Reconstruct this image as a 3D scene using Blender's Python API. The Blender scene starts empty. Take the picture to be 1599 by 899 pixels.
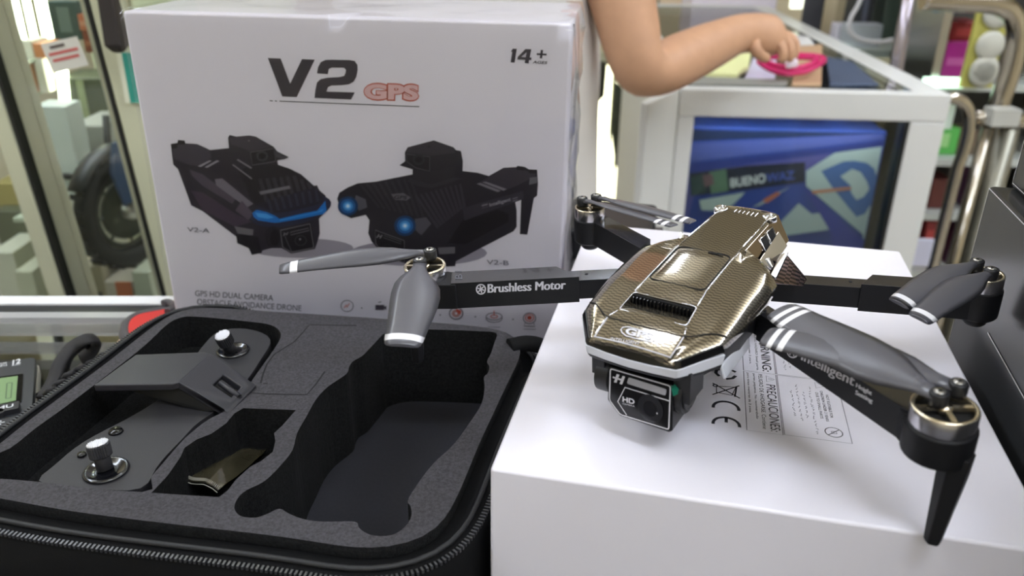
import bpy, bmesh, math, random
import numpy as np
from mathutils import Vector, Matrix
from mathutils.geometry import tessellate_polygon

random.seed(7)
SC = bpy.context.scene
COL = SC.collection
PI = math.pi

# ------------------------------------------------------------------ camera
F_PX = 1290.0
CAM = np.array([0.06535476194586354, -0.26041225749020114, 0.20327872529416385])
ROT = np.array([[0.9752455833116094, 0.2207683627709763, 0.012545207476222578],
                [0.10376725521064693, -0.4068181240357108, -0.9075964801067231],
                [-0.19526497119874658, 0.8864312403991004, -0.419656105719034]])
cd = bpy.data.cameras.new('camera')
cam = bpy.data.objects.new('camera', cd)
COL.objects.link(cam)
cd.sensor_width = 36.0
cd.lens = F_PX / 1599 * 36
cd.clip_start = 0.01
cd.dof.use_dof = True
cd.dof.focus_distance = 0.40
cd.dof.aperture_fstop = 10.0
mw = Matrix.Identity(4)
for i in range(3):
    mw[i][0] = ROT[0][i]; mw[i][1] = -ROT[1][i]; mw[i][2] = -ROT[2][i]; mw[i][3] = CAM[i]
cam.matrix_world = mw
SC.camera = cam

# ------------------------------------------------------------------ world and light
wd = bpy.data.worlds.new('shop_air')
SC.world = wd
wd.use_nodes = True
wd.node_tree.nodes['Background'].inputs[0].default_value = (0.90, 0.90, 1.0, 1)
wd.node_tree.nodes['Background'].inputs[1].default_value = 0.30
SC.view_settings.view_transform = 'Standard'
SC.view_settings.look = 'None'
SC.view_settings.exposure = -0.14
SC.view_settings.gamma = 1.0
SC.view_settings.use_curve_mapping = False

# ceiling lamps: x, y, length x, length y, strength (emissive diffusers, built with the ceiling)
CEIL = 1.55
LAMPS = [(0.10, -1.75, 1.8, 0.45, 4.6),
         (-0.17, 0.74, 0.22, 0.10, 40.0),
         (-0.24, 2.02, 0.13, 0.13, 60.0),
         (-1.40, 0.60, 0.18, 3.00, 19.0),
         (1.50, 0.80, 0.18, 3.00, 19.0),
         (0.55, -0.55, 0.80, 0.18, 27.0)]  # last entry: fill lamp added to brighten the white box top

# ------------------------------------------------------------------ geometry of the view, used to measure real planes
def ray(u, v):
    d = np.array([(u - 799.5) / F_PX, (v - 449.5) / F_PX, 1.0])
    return ROT.T @ d
def on_plane(u, v, p0, n):
    d = ray(u, v)
    k = ((np.array(p0) - CAM) @ np.array(n)) / (d @ np.array(n))
    return Vector(CAM + k * d)
def W(u, v, z=0.0):
    return on_plane(u, v, (0, 0, z), (0, 0, 1))
TD = np.array([0.06453908248949725, 0.06517834451850042, 0.05889051039401542])
RD = np.array([[0.9316481077421475, 0.3590118130483026, -0.05605641294487687],
               [-0.3617238954200042, 0.9310090087559738, -0.04937238563976805],
               [0.03446196196756365, 0.06627463370969869, 0.9972061201697427]])
def to_local(p):
    return Vector(RD.T @ (np.array(p) - TD))
def L(u, v, z):                       # point on a level plane of the drone, in the drone's own axes
    return to_local(on_plane(u, v, TD + RD @ np.array((0, 0, z)), RD[:, 2]))
def LV(u, v, p, n):                   # point on any plane of the drone, in the drone's own axes
    return to_local(on_plane(u, v, TD + RD @ np.array(p), RD @ np.array(n)))
FWD = Vector((-0.2151, 0.9766, 0)).normalized()
RGT = Vector((0.9766, 0.2151, 0)).normalized()
def G(u, v, d):                       # point of the upright plane at distance d down the shop
    p0 = Vector(CAM) + FWD * d
    return on_plane(u, v, p0, FWD)

# ------------------------------------------------------------------ materials
def lin(c):
    return tuple(((x / 255) / 12.92 if x / 255 <= 0.04045 else ((x / 255 + 0.055) / 1.055) ** 2.4) for x in c)
MATS = {}
def mat(name, rgb, rough=0.5, metal=0.0, spec=0.5, coat=0.0, noise=0.0, nscale=200.0, bump=0.0, bscale=400.0, emit=0.0, alpha=1.0, trans=0.0, sheen=0.0):
    if name in MATS: return MATS[name]
    m = bpy.data.materials.new(name); m.use_nodes = True
    nt = m.node_tree; b = nt.nodes['Principled BSDF']
    c = lin(rgb)
    b.inputs['Base Color'].default_value = (*c, 1)
    b.inputs['Roughness'].default_value = rough
    b.inputs['Metallic'].default_value = metal
    b.inputs['Specular IOR Level'].default_value = spec
    b.inputs['Coat Weight'].default_value = coat
    b.inputs['Coat Roughness'].default_value = 0.05
    b.inputs['Alpha'].default_value = alpha
    b.inputs['Transmission Weight'].default_value = trans
    b.inputs['Sheen Weight'].default_value = sheen
    if emit:
        b.inputs['Emission Color'].default_value = (*c, 1)
        b.inputs['Emission Strength'].default_value = emit
    if noise or bump:
        tc = nt.nodes.new('ShaderNodeTexCoord')
        if noise:
            n = nt.nodes.new('ShaderNodeTexNoise'); n.inputs['Scale'].default_value = nscale; n.inputs['Detail'].default_value = 3
            nt.links.new(tc.outputs['Object'], n.inputs['Vector'])
            r = nt.nodes.new('ShaderNodeValToRGB')
            r.color_ramp.elements[0].position = 0.3; r.color_ramp.elements[1].position = 0.7
            r.color_ramp.elements[0].color = (*[x * (1 - noise) for x in c], 1)
            r.color_ramp.elements[1].color = (*[min(1, x * (1 + noise)) for x in c], 1)
            nt.links.new(n.outputs['Fac'], r.inputs['Fac']); nt.links.new(r.outputs['Color'], b.inputs['Base Color'])
        if bump:
            n2 = nt.nodes.new('ShaderNodeTexNoise'); n2.inputs['Scale'].default_value = bscale; n2.inputs['Detail'].default_value = 4
            nt.links.new(tc.outputs['Object'], n2.inputs['Vector'])
            bp = nt.nodes.new('ShaderNodeBump'); bp.inputs['Strength'].default_value = bump; bp.inputs['Distance'].default_value = 0.001
            nt.links.new(n2.outputs['Fac'], bp.inputs['Height']); nt.links.new(bp.outputs['Normal'], b.inputs['Normal'])
    MATS[name] = m
    return m
def carbon_mat(name, dark, light, cell, metal=0.85, rough=0.16):
    m = bpy.data.materials.new(name); m.use_nodes = True
    nt = m.node_tree; b = nt.nodes['Principled BSDF']; N = nt.nodes.new
    tc = N('ShaderNodeTexCoord'); sx = N('ShaderNodeSeparateXYZ'); nt.links.new(tc.outputs['Object'], sx.inputs[0])
    def op(o, a, bb=None):
        k = N('ShaderNodeMath'); k.operation = o
        for i, x in enumerate((a, bb)):
            if x is None: continue
            if isinstance(x, (int, float)): k.inputs[i].default_value = x
            else: nt.links.new(x, k.inputs[i])
        return k.outputs[0]
    fx = op('FLOOR', op('DIVIDE', sx.outputs[0], cell)); fy = op('FLOOR', op('DIVIDE', op('ADD', sx.outputs[1], sx.outputs[2]), cell))
    fy2 = op('FLOOR', op('DIVIDE', op('ADD', sx.outputs[1], sx.outputs[2]), cell * 0.62))
    tw = op('LESS_THAN', op('FRACT', op('ADD', op('DIVIDE', op('ADD', fx, op('MULTIPLY', fy2, 1.5)), 3.0), 0.01)), 0.5)
    mix = N('ShaderNodeMix'); mix.data_type = 'RGBA'
    mix.inputs[6].default_value = (*lin(dark), 1); mix.inputs[7].default_value = (*lin(light), 1)
    nt.links.new(tw, mix.inputs[0]); nt.links.new(mix.outputs[2], b.inputs['Base Color'])
    b.inputs['Metallic'].default_value = metal; b.inputs['Roughness'].default_value = rough
    b.inputs['Coat Weight'].default_value = 1.0; b.inputs['Coat Roughness'].default_value = 0.03
    MATS[name] = m
    return m
def film_mat(name, tint=(1, 1, 1), rough=0.04, fac=1.0):
    m = bpy.data.materials.new(name); m.use_nodes = True
    nt = m.node_tree; nt.nodes.clear(); N = nt.nodes.new
    o = N('ShaderNodeOutputMaterial'); mx = N('ShaderNodeMixShader'); t = N('ShaderNodeBsdfTransparent'); g = N('ShaderNodeBsdfGlossy'); f = N('ShaderNodeFresnel')
    f.inputs[0].default_value = 1.45; t.inputs[0].default_value = (*tint, 1); g.inputs['Roughness'].default_value = rough
    k = N('ShaderNodeMath'); k.operation = 'MULTIPLY'; k.inputs[1].default_value = fac
    nt.links.new(f.outputs[0], k.inputs[0]); nt.links.new(k.outputs[0], mx.inputs[0])
    nt.links.new(t.outputs[0], mx.inputs[1]); nt.links.new(g.outputs[0], mx.inputs[2]); nt.links.new(mx.outputs[0], o.inputs[0])
    MATS[name] = m
    return m

# ------------------------------------------------------------------ mesh builder
def V(*a): return Vector(a)
class MB:
    def __init__(self): self.v = []; self.f = []; self.m = []; self.s = []; self.mats = []
    def mi(self, m):
        if m not in self.mats: self.mats.append(m)
        return self.mats.index(m)
    def add(self, vs, fs, m, smooth=False):
        o = len(self.v); i = self.mi(m)
        self.v += [tuple(x) for x in vs]
        for f in fs:
            self.f.append(tuple(o + k for k in f)); self.m.append(i); self.s.append(smooth)
        return self
    def box(self, x0, x1, y0, y1, z0, z1, m, M=None):
        vs = [V(x, y, z) for z in (z0, z1) for y in (y0, y1) for x in (x0, x1)]
        if M is not None: vs = [M @ p for p in vs]
        return self.add(vs, [(0, 2, 3, 1), (4, 5, 7, 6), (0, 1, 5, 4), (2, 6, 7, 3), (0, 4, 6, 2), (1, 3, 7, 5)], m)
    def prism(self, pts, h, m, smooth=False, mtop=None, holes=()):
        h = Vector(h); loops = [[Vector(p) for p in pts]] + [[Vector(p) for p in q] for q in holes]
        flat = [p for l in loops for p in l]; n = len(flat)
        tri = tessellate_polygon(loops)
        self.add(flat, tri, m); self.add([p + h for p in flat], tri, mtop or m)
        for l in loops:
            k = len(l)
            self.add(l + [p + h for p in l], [(i, (i + 1) % k, k + (i + 1) % k, k + i) for i in range(k)], m, smooth)
        return self
    def poly(self, pts, m, off=(0, 0, 0)):
        o = Vector(off); ps = [Vector(p) for p in pts]
        return self.add([p + o for p in ps], tessellate_polygon([ps]), m)
    def line(self, pts, w, n, m, closed=False):           # flat printed stroke of width w on a plane with normal n
        n = Vector(n).normalized(); ps = [Vector(p) for p in pts]; k = len(ps)
        L_ = []; R_ = []
        for i in range(k):
            a = ps[(i - 1) % k] if (closed or i > 0) else ps[i]; b = ps[(i + 1) % k] if (closed or i < k - 1) else ps[i]
            t = (b - a)
            t = t.normalized() if t.length > 0 else V(1, 0, 0)
            s = n.cross(t).normalized() * w / 2
            L_.append(ps[i] + s); R_.append(ps[i] - s)
        fs = [(i, (i + 1) % k, k + (i + 1) % k, k + i) for i in range(k if closed else k - 1)]
        return self.add(L_ + R_, fs, m)
    def tube(self, pts, r, m, n=8, closed=False, flat=1.0):
        ps = [Vector(p) for p in pts]; k = len(ps); rr = r if isinstance(r, (list, tuple)) else [r] * k
        up = None; rings = []
        for i in range(k):
            a = ps[(i - 1) % k] if (closed or i > 0) else ps[i]; b = ps[(i + 1) % k] if (closed or i < k - 1) else ps[i]
            t = (b - a).normalized()
            if up is None:
                up = V(0, 0, 1) if abs(t.z) < 0.9 else V(1, 0, 0)
            s = t.cross(up).normalized(); u = s.cross(t).normalized(); up = u
            rings.append([ps[i] + (s * math.cos(q) + u * math.sin(q) * flat) * rr[i] for q in [2 * PI * j / n for j in range(n)]])
        return self.loft(rings, m, ring=True, cap=not closed, loop=closed)
    def loft(self, rings, m, ring=True, cap=True, smooth=True, loop=False):
        k = len(rings); n = len(rings[0]); vs = [p for r in rings for p in r]; fs = []
        for i in range(k if loop else k - 1):
            j2 = (i + 1) % k
            for j in range(n if ring else n - 1):
                fs.append((i * n + j, i * n + (j + 1) % n, j2 * n + (j + 1) % n, j2 * n + j))
        self.add(vs, fs, m, smooth)
        if cap and not loop:
            self.add(rings[0], tessellate_polygon([[Vector(p) for p in rings[0]]]), m)
            self.add(rings[-1], tessellate_polygon([[Vector(p) for p in rings[-1]]]), m)
        return self
    def lathe(self, prof, m, M=None, n=28, smooth=True, cap=True):
        rings = []
        for r, z in prof:
            ring = [V(r * math.cos(2 * PI * j / n), r * math.sin(2 * PI * j / n), z) for j in range(n)]
            rings.append([M @ p for p in ring] if M is not None else ring)
        return self.loft(rings, m, True, cap, smooth)
    def disc(self, c, ax, ay, m, n=28):
        return self.poly([Vector(c) + Vector(ax) * math.cos(2 * PI * j / n) + Vector(ay) * math.sin(2 * PI * j / n) for j in range(n)], m)
    def build(self, name, parent=None, bevel=0.0, seg=2, M=None, merge=True, sub=0, recalc=True):
        me = bpy.data.meshes.new(name)
        me.from_pydata(self.v, [], self.f)
        for m in self.mats: me.materials.append(m)
        me.polygons.foreach_set('material_index', self.m)
        me.polygons.foreach_set('use_smooth', self.s)
        if merge or recalc:
            bm = bmesh.new(); bm.from_mesh(me)
            if merge: bmesh.ops.remove_doubles(bm, verts=bm.verts, dist=2e-6)
            if recalc: bmesh.ops.recalc_face_normals(bm, faces=bm.faces)
            bm.to_mesh(me); bm.free()
        me.update()
        o = bpy.data.objects.new(name, me); COL.objects.link(o)
        if parent is not None: o.parent = parent
        if M is not None: o.matrix_local = M
        if bevel:
            b = o.modifiers.new('bevel', 'BEVEL'); b.width = bevel; b.segments = seg; b.limit_method = 'ANGLE'; b.angle_limit = math.radians(40)
            b.harden_normals = False
            for p in me.polygons: p.use_smooth = True
            w = o.modifiers.new('wn', 'WEIGHTED_NORMAL'); w.keep_sharp = True
        if sub:
            s = o.modifiers.new('sub', 'SUBSURF'); s.levels = sub; s.render_levels = sub
        return o
_tc = {}
def text_geo(body, bold=0.0, shear=0.0, spacing=1.0):
    key = (body, bold, shear, spacing)
    if key in _tc: return _tc[key]
    cu = bpy.data.curves.new('t', 'FONT'); cu.body = body; cu.offset = bold; cu.shear = shear; cu.space_character = spacing
    cu.resolution_u = 4
    o = bpy.data.objects.new('t', cu); COL.objects.link(o)
    dg = bpy.context.evaluated_depsgraph_get(); dg.update()
    me = o.evaluated_get(dg).to_mesh()
    vs = [(v.co.x, v.co.y) for v in me.vertices]; fs = [tuple(p.vertices) for p in me.polygons]
    o.evaluated_get(dg).to_mesh_clear()
    bpy.data.objects.remove(o); bpy.data.curves.remove(cu)
    x0 = min(v[0] for v in vs); x1 = max(v[0] for v in vs); y0 = min(v[1] for v in vs); y1 = max(v[1] for v in vs)
    _tc[key] = ([((x - x0) / (x1 - x0), (y - y0) / (y1 - y0)) for x, y in vs], fs)
    return _tc[key]
def letters(mb, body, A, B, D, m, bold=0.0, shear=0.0, spacing=1.0, off=(0, 0, 0)):
    """text fitted to the parallelogram A (lower left) B (lower right) D (upper left)"""
    A, B, D, off = Vector(A), Vector(B), Vector(D), Vector(off)
    vs, fs = text_geo(body, bold, shear, spacing)
    mb.add([A + (B - A) * u + (D - A) * w + off for u, w in vs], fs, m)
def empty(name, loc=(0, 0, 0), M=None):
    o = bpy.data.objects.new(name, None); COL.objects.link(o); o.empty_display_size = 0.02
    if M is not None: o.matrix_world = M
    else: o.location = loc
    return o
def tag(o, label=None, cat=None, group=None, kind=None):
    if label: o['label'] = label
    if cat: o['category'] = cat
    if group: o['group'] = group
    if kind: o['kind'] = kind
    return o
def rounded(pts, rad, n=5):
    """round the corners of a flat polygon"""
    ps = [Vector(p) for p in pts]; out = []; k = len(ps)
    for i in range(k):
        a, b, c = ps[i - 1], ps[i], ps[(i + 1) % k]
        r = min(rad[i] if isinstance(rad, (list, tuple)) else rad, 0.49 * (a - b).length, 0.49 * (c - b).length)
        p = b + (a - b).normalized() * r; q = b + (c - b).normalized() * r
        for j in range(n + 1):
            t = j / n
            out.append(p * (1 - t) ** 2 + b * 2 * t * (1 - t) + q * t * t)
    return out
def smooth_path(pts, n=6, closed=False):
    ps = [Vector(p) for p in pts]; k = len(ps); out = []
    for i in range(k if closed else k - 1):
        g = (lambda j: ps[j % k]) if closed else (lambda j: ps[max(0, min(k - 1, j))])
        a, b, c, d = g(i - 1), g(i), g(i + 1), g(i + 2)
        for j in range(n):
            t = j / n
            out.append(0.5 * ((2 * b) + (c - a) * t + (2 * a - 5 * b + 4 * c - d) * t * t + (3 * b - a - 3 * c + d) * t ** 3))
    if not closed: out.append(ps[-1])
    return out

# common materials
M_white = mat('white_card', (236, 232, 240), 0.38, spec=0.4)
M_ink = mat('ink_black', (40, 38, 46), 0.5)
M_ink_grey = mat('ink_grey', (118, 114, 124), 0.5)
M_black = mat('black_plastic', (26, 26, 29), 0.42)
M_black_gloss = mat('black_gloss', (14, 14, 16), 0.12)
M_dark = mat('dark_recess', (8, 8, 9), 0.8)
M_chrome = mat('chrome', (225, 225, 230), 0.08, metal=1.0)
M_steel = mat('steel', (190, 188, 184), 0.28, metal=1.0)
M_alu = mat('brushed_aluminium', (196, 196, 186), 0.35, metal=0.6)
M_whiteframe = mat('white_frame', (226, 226, 224), 0.4)
M_glass = film_mat('clear_glass', (0.93, 0.97, 0.95), 0.02)

# ------------------------------------------------------------------ the room
FLOOR = -1.05
RX0, RX1, RY0, RY1 = -3.0, 3.0, -2.4, 4.2
M_floor = mat('floor_tile', (176, 170, 160), 0.25, noise=0.06, nscale=3)
M_wall = mat('wall_cream', (222, 212, 186), 0.8, noise=0.03, nscale=2)
M_ceil = mat('ceiling_cream', (206, 195, 170), 0.8, noise=0.03, nscale=2)
def struct(mb, name, **k):
    o = mb.build(name, **k); o['kind'] = 'structure'; return o
struct(MB().box(RX0, RX1, RY0, RY1, FLOOR - 0.05, FLOOR, M_floor), 'floor')
struct(MB().box(RX0, RX1, RY0, RY1, CEIL, CEIL + 0.05, M_ceil), 'ceiling')
struct(MB().box(RX0, RX1, RY1, RY1 + 0.05, FLOOR, CEIL, M_wall), 'wall_back')
struct(MB().box(RX0 - 0.05, RX0, RY0, RY1, FLOOR, CEIL, M_wall), 'wall_left')
struct(MB().box(RX1, RX1 + 0.05, RY0, RY1, FLOOR, CEIL, M_wall), 'wall_right')
struct(MB().box(RX0, RX1, RY0 - 0.05, RY0, FLOOR, CEIL, M_wall), 'wall_front')
lamp_words = ['wide white ceiling lamp panel behind the photographer', 'narrow white ceiling lamp panel above the drone box',
              'small square ceiling lamp panel in the middle of the shop', 'long white ceiling lamp panel above the left glass cabinet',
              'long white ceiling lamp panel above the toy shelf on the right',
              'narrow white ceiling lamp panel above the white box']
for i, (x, y, lx, ly, st) in enumerate(LAMPS):
    t = empty('ceiling_lamp', (x, y, CEIL))
    tag(t, lamp_words[i], 'lamp', 'ceiling lamp panels')
    em = mat('lamp_diffuser_%d' % i, (228, 238, 255), 0.5, emit=st)
    MB().box(-lx / 2, lx / 2, -ly / 2, ly / 2, -0.26, -0.225, em).build('diffuser', t)
    ax_ = (lx / 2 + 0.012, ly / 2) if lx > ly else (lx / 2, ly / 2 + 0.012)
    for sgn in (-1, 1):
        if lx > ly: MB().box(sgn * lx / 2 - 0.012, sgn * lx / 2 + 0.012, -ly / 2 - .004, ly / 2 + .004, -0.264, -0.221, M_whiteframe).build('end_cap', t)
        else: MB().box(-lx / 2 - .004, lx / 2 + .004, sgn * ly / 2 - 0.012, sgn * ly / 2 + 0.012, -0.264, -0.221, M_whiteframe).build('end_cap', t)
        q = V(sgn * lx * .35, 0, 0) if lx > ly else V(0, sgn * ly * .35, 0)
        MB().tube([q + V(0, 0, -.225), q], .004, M_steel, 6).build('hanger', t)

# ------------------------------------------------------------------ the glass counter that everything stands on
ZC = -0.09
M_rail_dark = mat('rail_groove', (34, 34, 38), 0.4)
M_lip = mat('rail_lip', (190, 190, 192), 0.35, metal=0.4)
M_cglass = film_mat('counter_glass', (0.97, 0.985, 0.975), 0.03, 1.0)
YAW_R = math.atan2(0.2771 - 0.2409, -0.3293 + 0.4716)
counter = empty('glass_counter', (0, 0, FLOOR))
tag(counter, 'glass topped shop counter with white and black edge rail under the case and boxes', 'counter')
CO = Vector((0, 0, -FLOOR))
def ctr(mb, name, **k): return mb.build(name, counter, M=Matrix.Translation(CO), **k)
re = V(math.cos(YAW_R), math.sin(YAW_R), 0); rn = V(-re.y, re.x, 0)
def rail_y(u, v): return W(u, v, ZC)
R0 = rail_y(0, 462)                                     # far edge of the rail
def rail_strip(d0, d1, z0, z1, m, name, s0=-0.75, s1=0.19):
    a = R0 + re * s0 - rn * d1; b = R0 + re * s1 - rn * d1
    q = [a, b, b + rn * (d1 - d0), a + rn * (d1 - d0)]
    ctr(MB().prism([V(p.x, p.y, z0) for p in q], (0, 0, z1 - z0), m), name)
w1 = (rail_y(0, 462) - rail_y(0, 474)).dot(rn); w2 = (rail_y(0, 462) - rail_y(0, 487)).dot(rn); w3 = (rail_y(0, 462) - rail_y(0, 496)).dot(rn)
rail_strip(0, w1, ZC - 0.03, ZC, mat('rail_white', (236, 236, 238), 0.4), 'white_rail')
rail_strip(w1, w2, ZC - 0.03, ZC - 0.0015, M_rail_dark, 'dark_channel')
rail_strip(w2, w3, ZC - 0.03, ZC, M_lip, 'grey_lip')
# glass top: from the lip to beyond the near edge of the picture
a = R0 + re * -0.75 - rn * w3; b = R0 + re * 0.19 - rn * w3
ctr(MB().prism([V(a.x, a.y, ZC - 0.008), V(a.x, -0.42, ZC - 0.008), V(-0.262, -0.42, ZC - 0.008), V(-0.262, b.y - 0.012 + (-0.262 - b.x) * re.y / re.x, ZC - 0.008)], (0, 0, 0.008), M_cglass), 'glass_top')
M_ctop = mat('counter_top_dark', (70, 68, 70), 0.3)
ctr(MB().box(-0.26, 0.75, -0.42, 0.208, ZC - 0.02, ZC, M_ctop), 'dark_top_panel', bevel=0.001)
ctr(MB().box(-0.245, 0.045, 0.208, 0.54, ZC - 0.02, ZC, M_ctop), 'rear_top_panel', bevel=0.001)
ctr(MB().box(0.0452, 0.75, 0.208, 0.30, ZC - 0.02, ZC, M_ctop), 'rear_top_panel', bevel=0.001)
M_cbody = mat('counter_body', (206, 204, 198), 0.5)
ctr(MB().box(a.x, 0.75, -0.42, -0.40, FLOOR, ZC - 0.02, M_cbody), 'front_panel')
ctr(MB().box(a.x, 0.75, -0.40, 0.06, ZC - 0.12, ZC - 0.10, mat('counter_shelf', (214, 206, 190), 0.5)).box(a.x, -0.25, 0.06, 0.26, ZC - 0.12, ZC - 0.10, MATS['counter_shelf']), 'shelf')
ctr(MB().box(a.x, 0.75, 0.04, 0.06, FLOOR, ZC - 0.12, M_cbody).box(-0.25, -0.24, -0.4, 0.2, FLOOR, ZC - 0.02, M_cbody).box(0.73, 0.75, -0.4, 0.29, FLOOR, ZC - 0.02, M_cbody)
    .box(-0.24, -0.22, 0.2, 0.53, FLOOR, ZC - 0.02, M_cbody).box(a.x, a.x + 0.02, -0.4, 0.04, FLOOR, ZC - 0.02, M_cbody), 'inner_panel')
# goods on the shelf under the glass
def under(name, label, x0, x1, y0, y1, h, rgb, rot=0.0):
    o = empty(name, ((x0 + x1) / 2, (y0 + y1) / 2, ZC - 0.10)); o.rotation_euler.z = rot
    tag(o, label, 'package', 'packages under the counter glass')
    w, d = (x1 - x0) / 2, (y1 - y0) / 2
    MB().box(-w, w, -d, d, 0, h, mat(name + '_' + label[:8], rgb, 0.5)).build('carton', o, bevel=0.002)
    MB().box(-w * 0.8, w * 0.8, -d * 0.5, d * 0.2, h, h + 0.0008, mat('package_label', (226, 222, 214), 0.5)).build('label', o)
under('flat_package', 'pale grey flat package under the counter glass behind the calculator', -0.48, -0.43, 0.10, 0.17, 0.05, (182, 190, 190), 0.2)
under('flat_package', 'pink flat package under the counter glass beside the strap', -0.425, -0.385, 0.13, 0.19, 0.05, (206, 146, 136), 0.3)
under('flat_package', 'green flat package under the counter glass in front of the rail', -0.38, -0.335, 0.15, 0.20, 0.04, (136, 148, 122), -0.1)
under('flat_package', 'brown flat package under the counter glass near the red tool', -0.325, -0.28, 0.13, 0.19, 0.045, (176, 152, 122), 0.1)

# ------------------------------------------------------------------ the standing retail box
bA = W(190, 17, 0.14); bB = W(893, 37, 0.14)
bx = (bB - bA); bx.z = 0; BW = bx.length; bx.normalize(); bn = V(bx.y, -bx.x, 0)      # bn: outward normal of the front
BH = 0.14 - ZC; BD = 0.118
b0 = V(bA.x, bA.y, ZC)
Mb = Matrix.Identity(4)
for i in range(3): Mb[i][0] = bx[i]; Mb[i][1] = -bn[i]
Mb[0][3], Mb[1][3], Mb[2][3] = b0
Mbi = Mb.inverted()
retail = empty('retail_box', M=Mb)
tag(retail, 'white retail box printed with two black drones and V2 GPS, standing behind the case', 'box')
MB().box(0, BW, 0, BD, 0, BH, M_white).build('carton', retail, bevel=0.0022, seg=3)
# clear shrink film: sits just off the carton, gathered along the right side
film = film_mat('shrink_film', (0.985, 0.985, 0.99), 0.08, 0.75)
fm = MB()
g = 0.0012
def fgrid(o, ux, uy, nx, ny, nrm, amp):
    vs = []; random.seed(3)
    for j in range(ny + 1):
        for i in range(nx + 1):
            e = 1 if (0 < i < nx and 0 < j < ny) else 0
            vs.append(o + ux * (i / nx) + uy * (j / ny) + nrm * amp * e * random.uniform(-0.3, 1))
    fm.add(vs, [(j * (nx + 1) + i, j * (nx + 1) + i + 1, (j + 1) * (nx + 1) + i + 1, (j + 1) * (nx + 1) + i) for j in range(ny) for i in range(nx)], film, True)
fgrid(V(-g, -g, 0), V(BW + 2 * g, 0, 0), V(0, 0, BH + g), 24, 18, V(0, -1, 0), 0.0004)
fgrid(V(-g, -g, BH + g), V(BW + 2 * g, 0, 0), V(0, BD + 2 * g, 0), 22, 10, V(0, 0, 1), 0.0012)
fgrid(V(BW + g, -g, 0), V(0, BD + 2 * g, 0), V(0, 0, BH + g), 6, 16, V(1, 0, 0), 0.004)
fgrid(V(-g, -g, 0), V(0, BD + 2 * g, 0), V(0, 0, BH + g), 6, 10, V(-1, 0, 0), 0.001)
fm.build('shrink_film', retail, recalc=False)
MB().tube(smooth_path([V(BW + g, -g, 0.004), V(BW + 0.003, 0.0, BH * 0.3), V(BW + 0.002, -0.0005, BH * 0.6), V(BW + 0.004, 0.001, BH * 0.85), V(BW + 0.0012, -g, BH)]), 0.0005, film, 5).build('film_seam', retail)

_off = [0.0]
def Q(u, v, lift=0.00025):                                # print position on the front face, in the box's axes
    p = Mbi @ on_plane(u, v, b0, bn)
    return V(p.x, -lift, p.z)
def c3(x, y): return (180 + x / 3.908, y / 3.908)
def c4(x, y): return (540 + x / 3.908, y / 3.908)
def c5(x, y): return (240 + x / 3.909, 190 + y / 3.909)
def c6(x, y): return (510 + x / 3.908, 190 + y / 3.908)
def c7(x, y): return (260 + x / 2.498, 370 + y / 2.498)
class Art:
    def __init__(self, fr): self.mb = MB(); self.fr = fr; self.l = 0.00025
    def p(self, pts, rgb, sm=0):
        if max(rgb) < 80: rgb = (rgb[0] + 11, rgb[1] + 8, rgb[2] + 11)
        self.l += 0.000012
        qs = [Q(*self.fr(*q), lift=self.l) for q in pts]
        if sm: qs = smooth_path(qs, sm, True)
        self.mb.poly(qs, mat('print_%02x%02x%02x' % rgb, rgb, 0.45)); return self
    def ln(self, pts, w, rgb, closed=False):
        self.l += 0.000012
        self.mb.line([Q(*self.fr(*q), lift=self.l) for q in pts], w, (0, -1, 0), mat('print_%02x%02x%02x' % rgb, rgb, 0.45), closed); return self
    def el(self, c, rx, ry, rgb, n=24, tilt=0.0):
        pts = []
        for j in range(n):
            a = 2 * PI * j / n; x = rx * math.cos(a); y = ry * math.sin(a)
            pts.append((c[0] + x * math.cos(tilt) - y * math.sin(tilt), c[1] + x * math.sin(tilt) + y * math.cos(tilt)))
        return self.p(pts, rgb)
    def ring(self, c, rx, ry, w, rgb, n=24):
        return self.ln([(c[0] + rx * math.cos(2 * PI * j / n), c[1] + ry * math.sin(2 * PI * j / n)) for j in range(n)], w, rgb, True)
    def tx(self, body, A, B, D, rgb, bold=0.0, shear=0.0, spacing=1.0):
        self.l += 0.000012
        letters(self.mb, body, Q(*self.fr(*A), lift=self.l), Q(*self.fr(*B), lift=self.l), Q(*self.fr(*D), lift=self.l), mat('print_%02x%02x%02x' % rgb, rgb, 0.45), bold, shear, spacing); return self
INK = (44, 41, 50)
t = Art(c3)
t.p([(932, 353), (1010, 357), (1068, 510), (1140, 360), (1218, 364), (1108, 592), (1020, 588)], INK)
t.p([(1232, 447), (1238, 410), (1255, 378), (1285, 365), (1320, 364), (1430, 366), (1462, 372), (1478, 395), (1480, 425), (1472, 468), (1455, 498), (1425, 514), (1380, 519), (1320, 521), (1298, 532), (1290, 558), (1462, 563), (1440, 606), (1217, 597), (1222, 545), (1232, 502), (1254, 482), (1300, 473), (1370, 470), (1398, 462), (1407, 442), (1408, 424), (1396, 413), (1322, 412), (1304, 420), (1298, 452)], INK)
t.ln([(943, 614), (962, 615)], 0.0006, INK).ln([(975, 615), (988, 616)], 0.0006, INK).ln([(1003, 616), (1856, 650)], 0.0005, INK)
t.mb.build('title_lettering', retail, merge=False, recalc=False)
t = Art(c4)
t.tx('GPS', (108, 612), (448, 620), (108, 502), (196, 92, 66), 0.085)
t.tx('GPS', (113, 604), (443, 612), (113, 510), (226, 188, 188), 0.048)
t.mb.build('orange_lettering', retail, merge=False, recalc=False)['label'] = 'orange outlined letters GPS'
t = Art(c4)
t.p([(1018, 297), (1044, 297), (1030, 382), (1006, 380), (1016, 316), (1008, 316)], INK)
t.p([(1096, 299), (1132, 300), (1122, 350), (1134, 351), (1131, 366), (1119, 366), (1116, 386), (1092, 384), (1095, 364), (1046, 362), (1050, 346)], INK)
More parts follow.
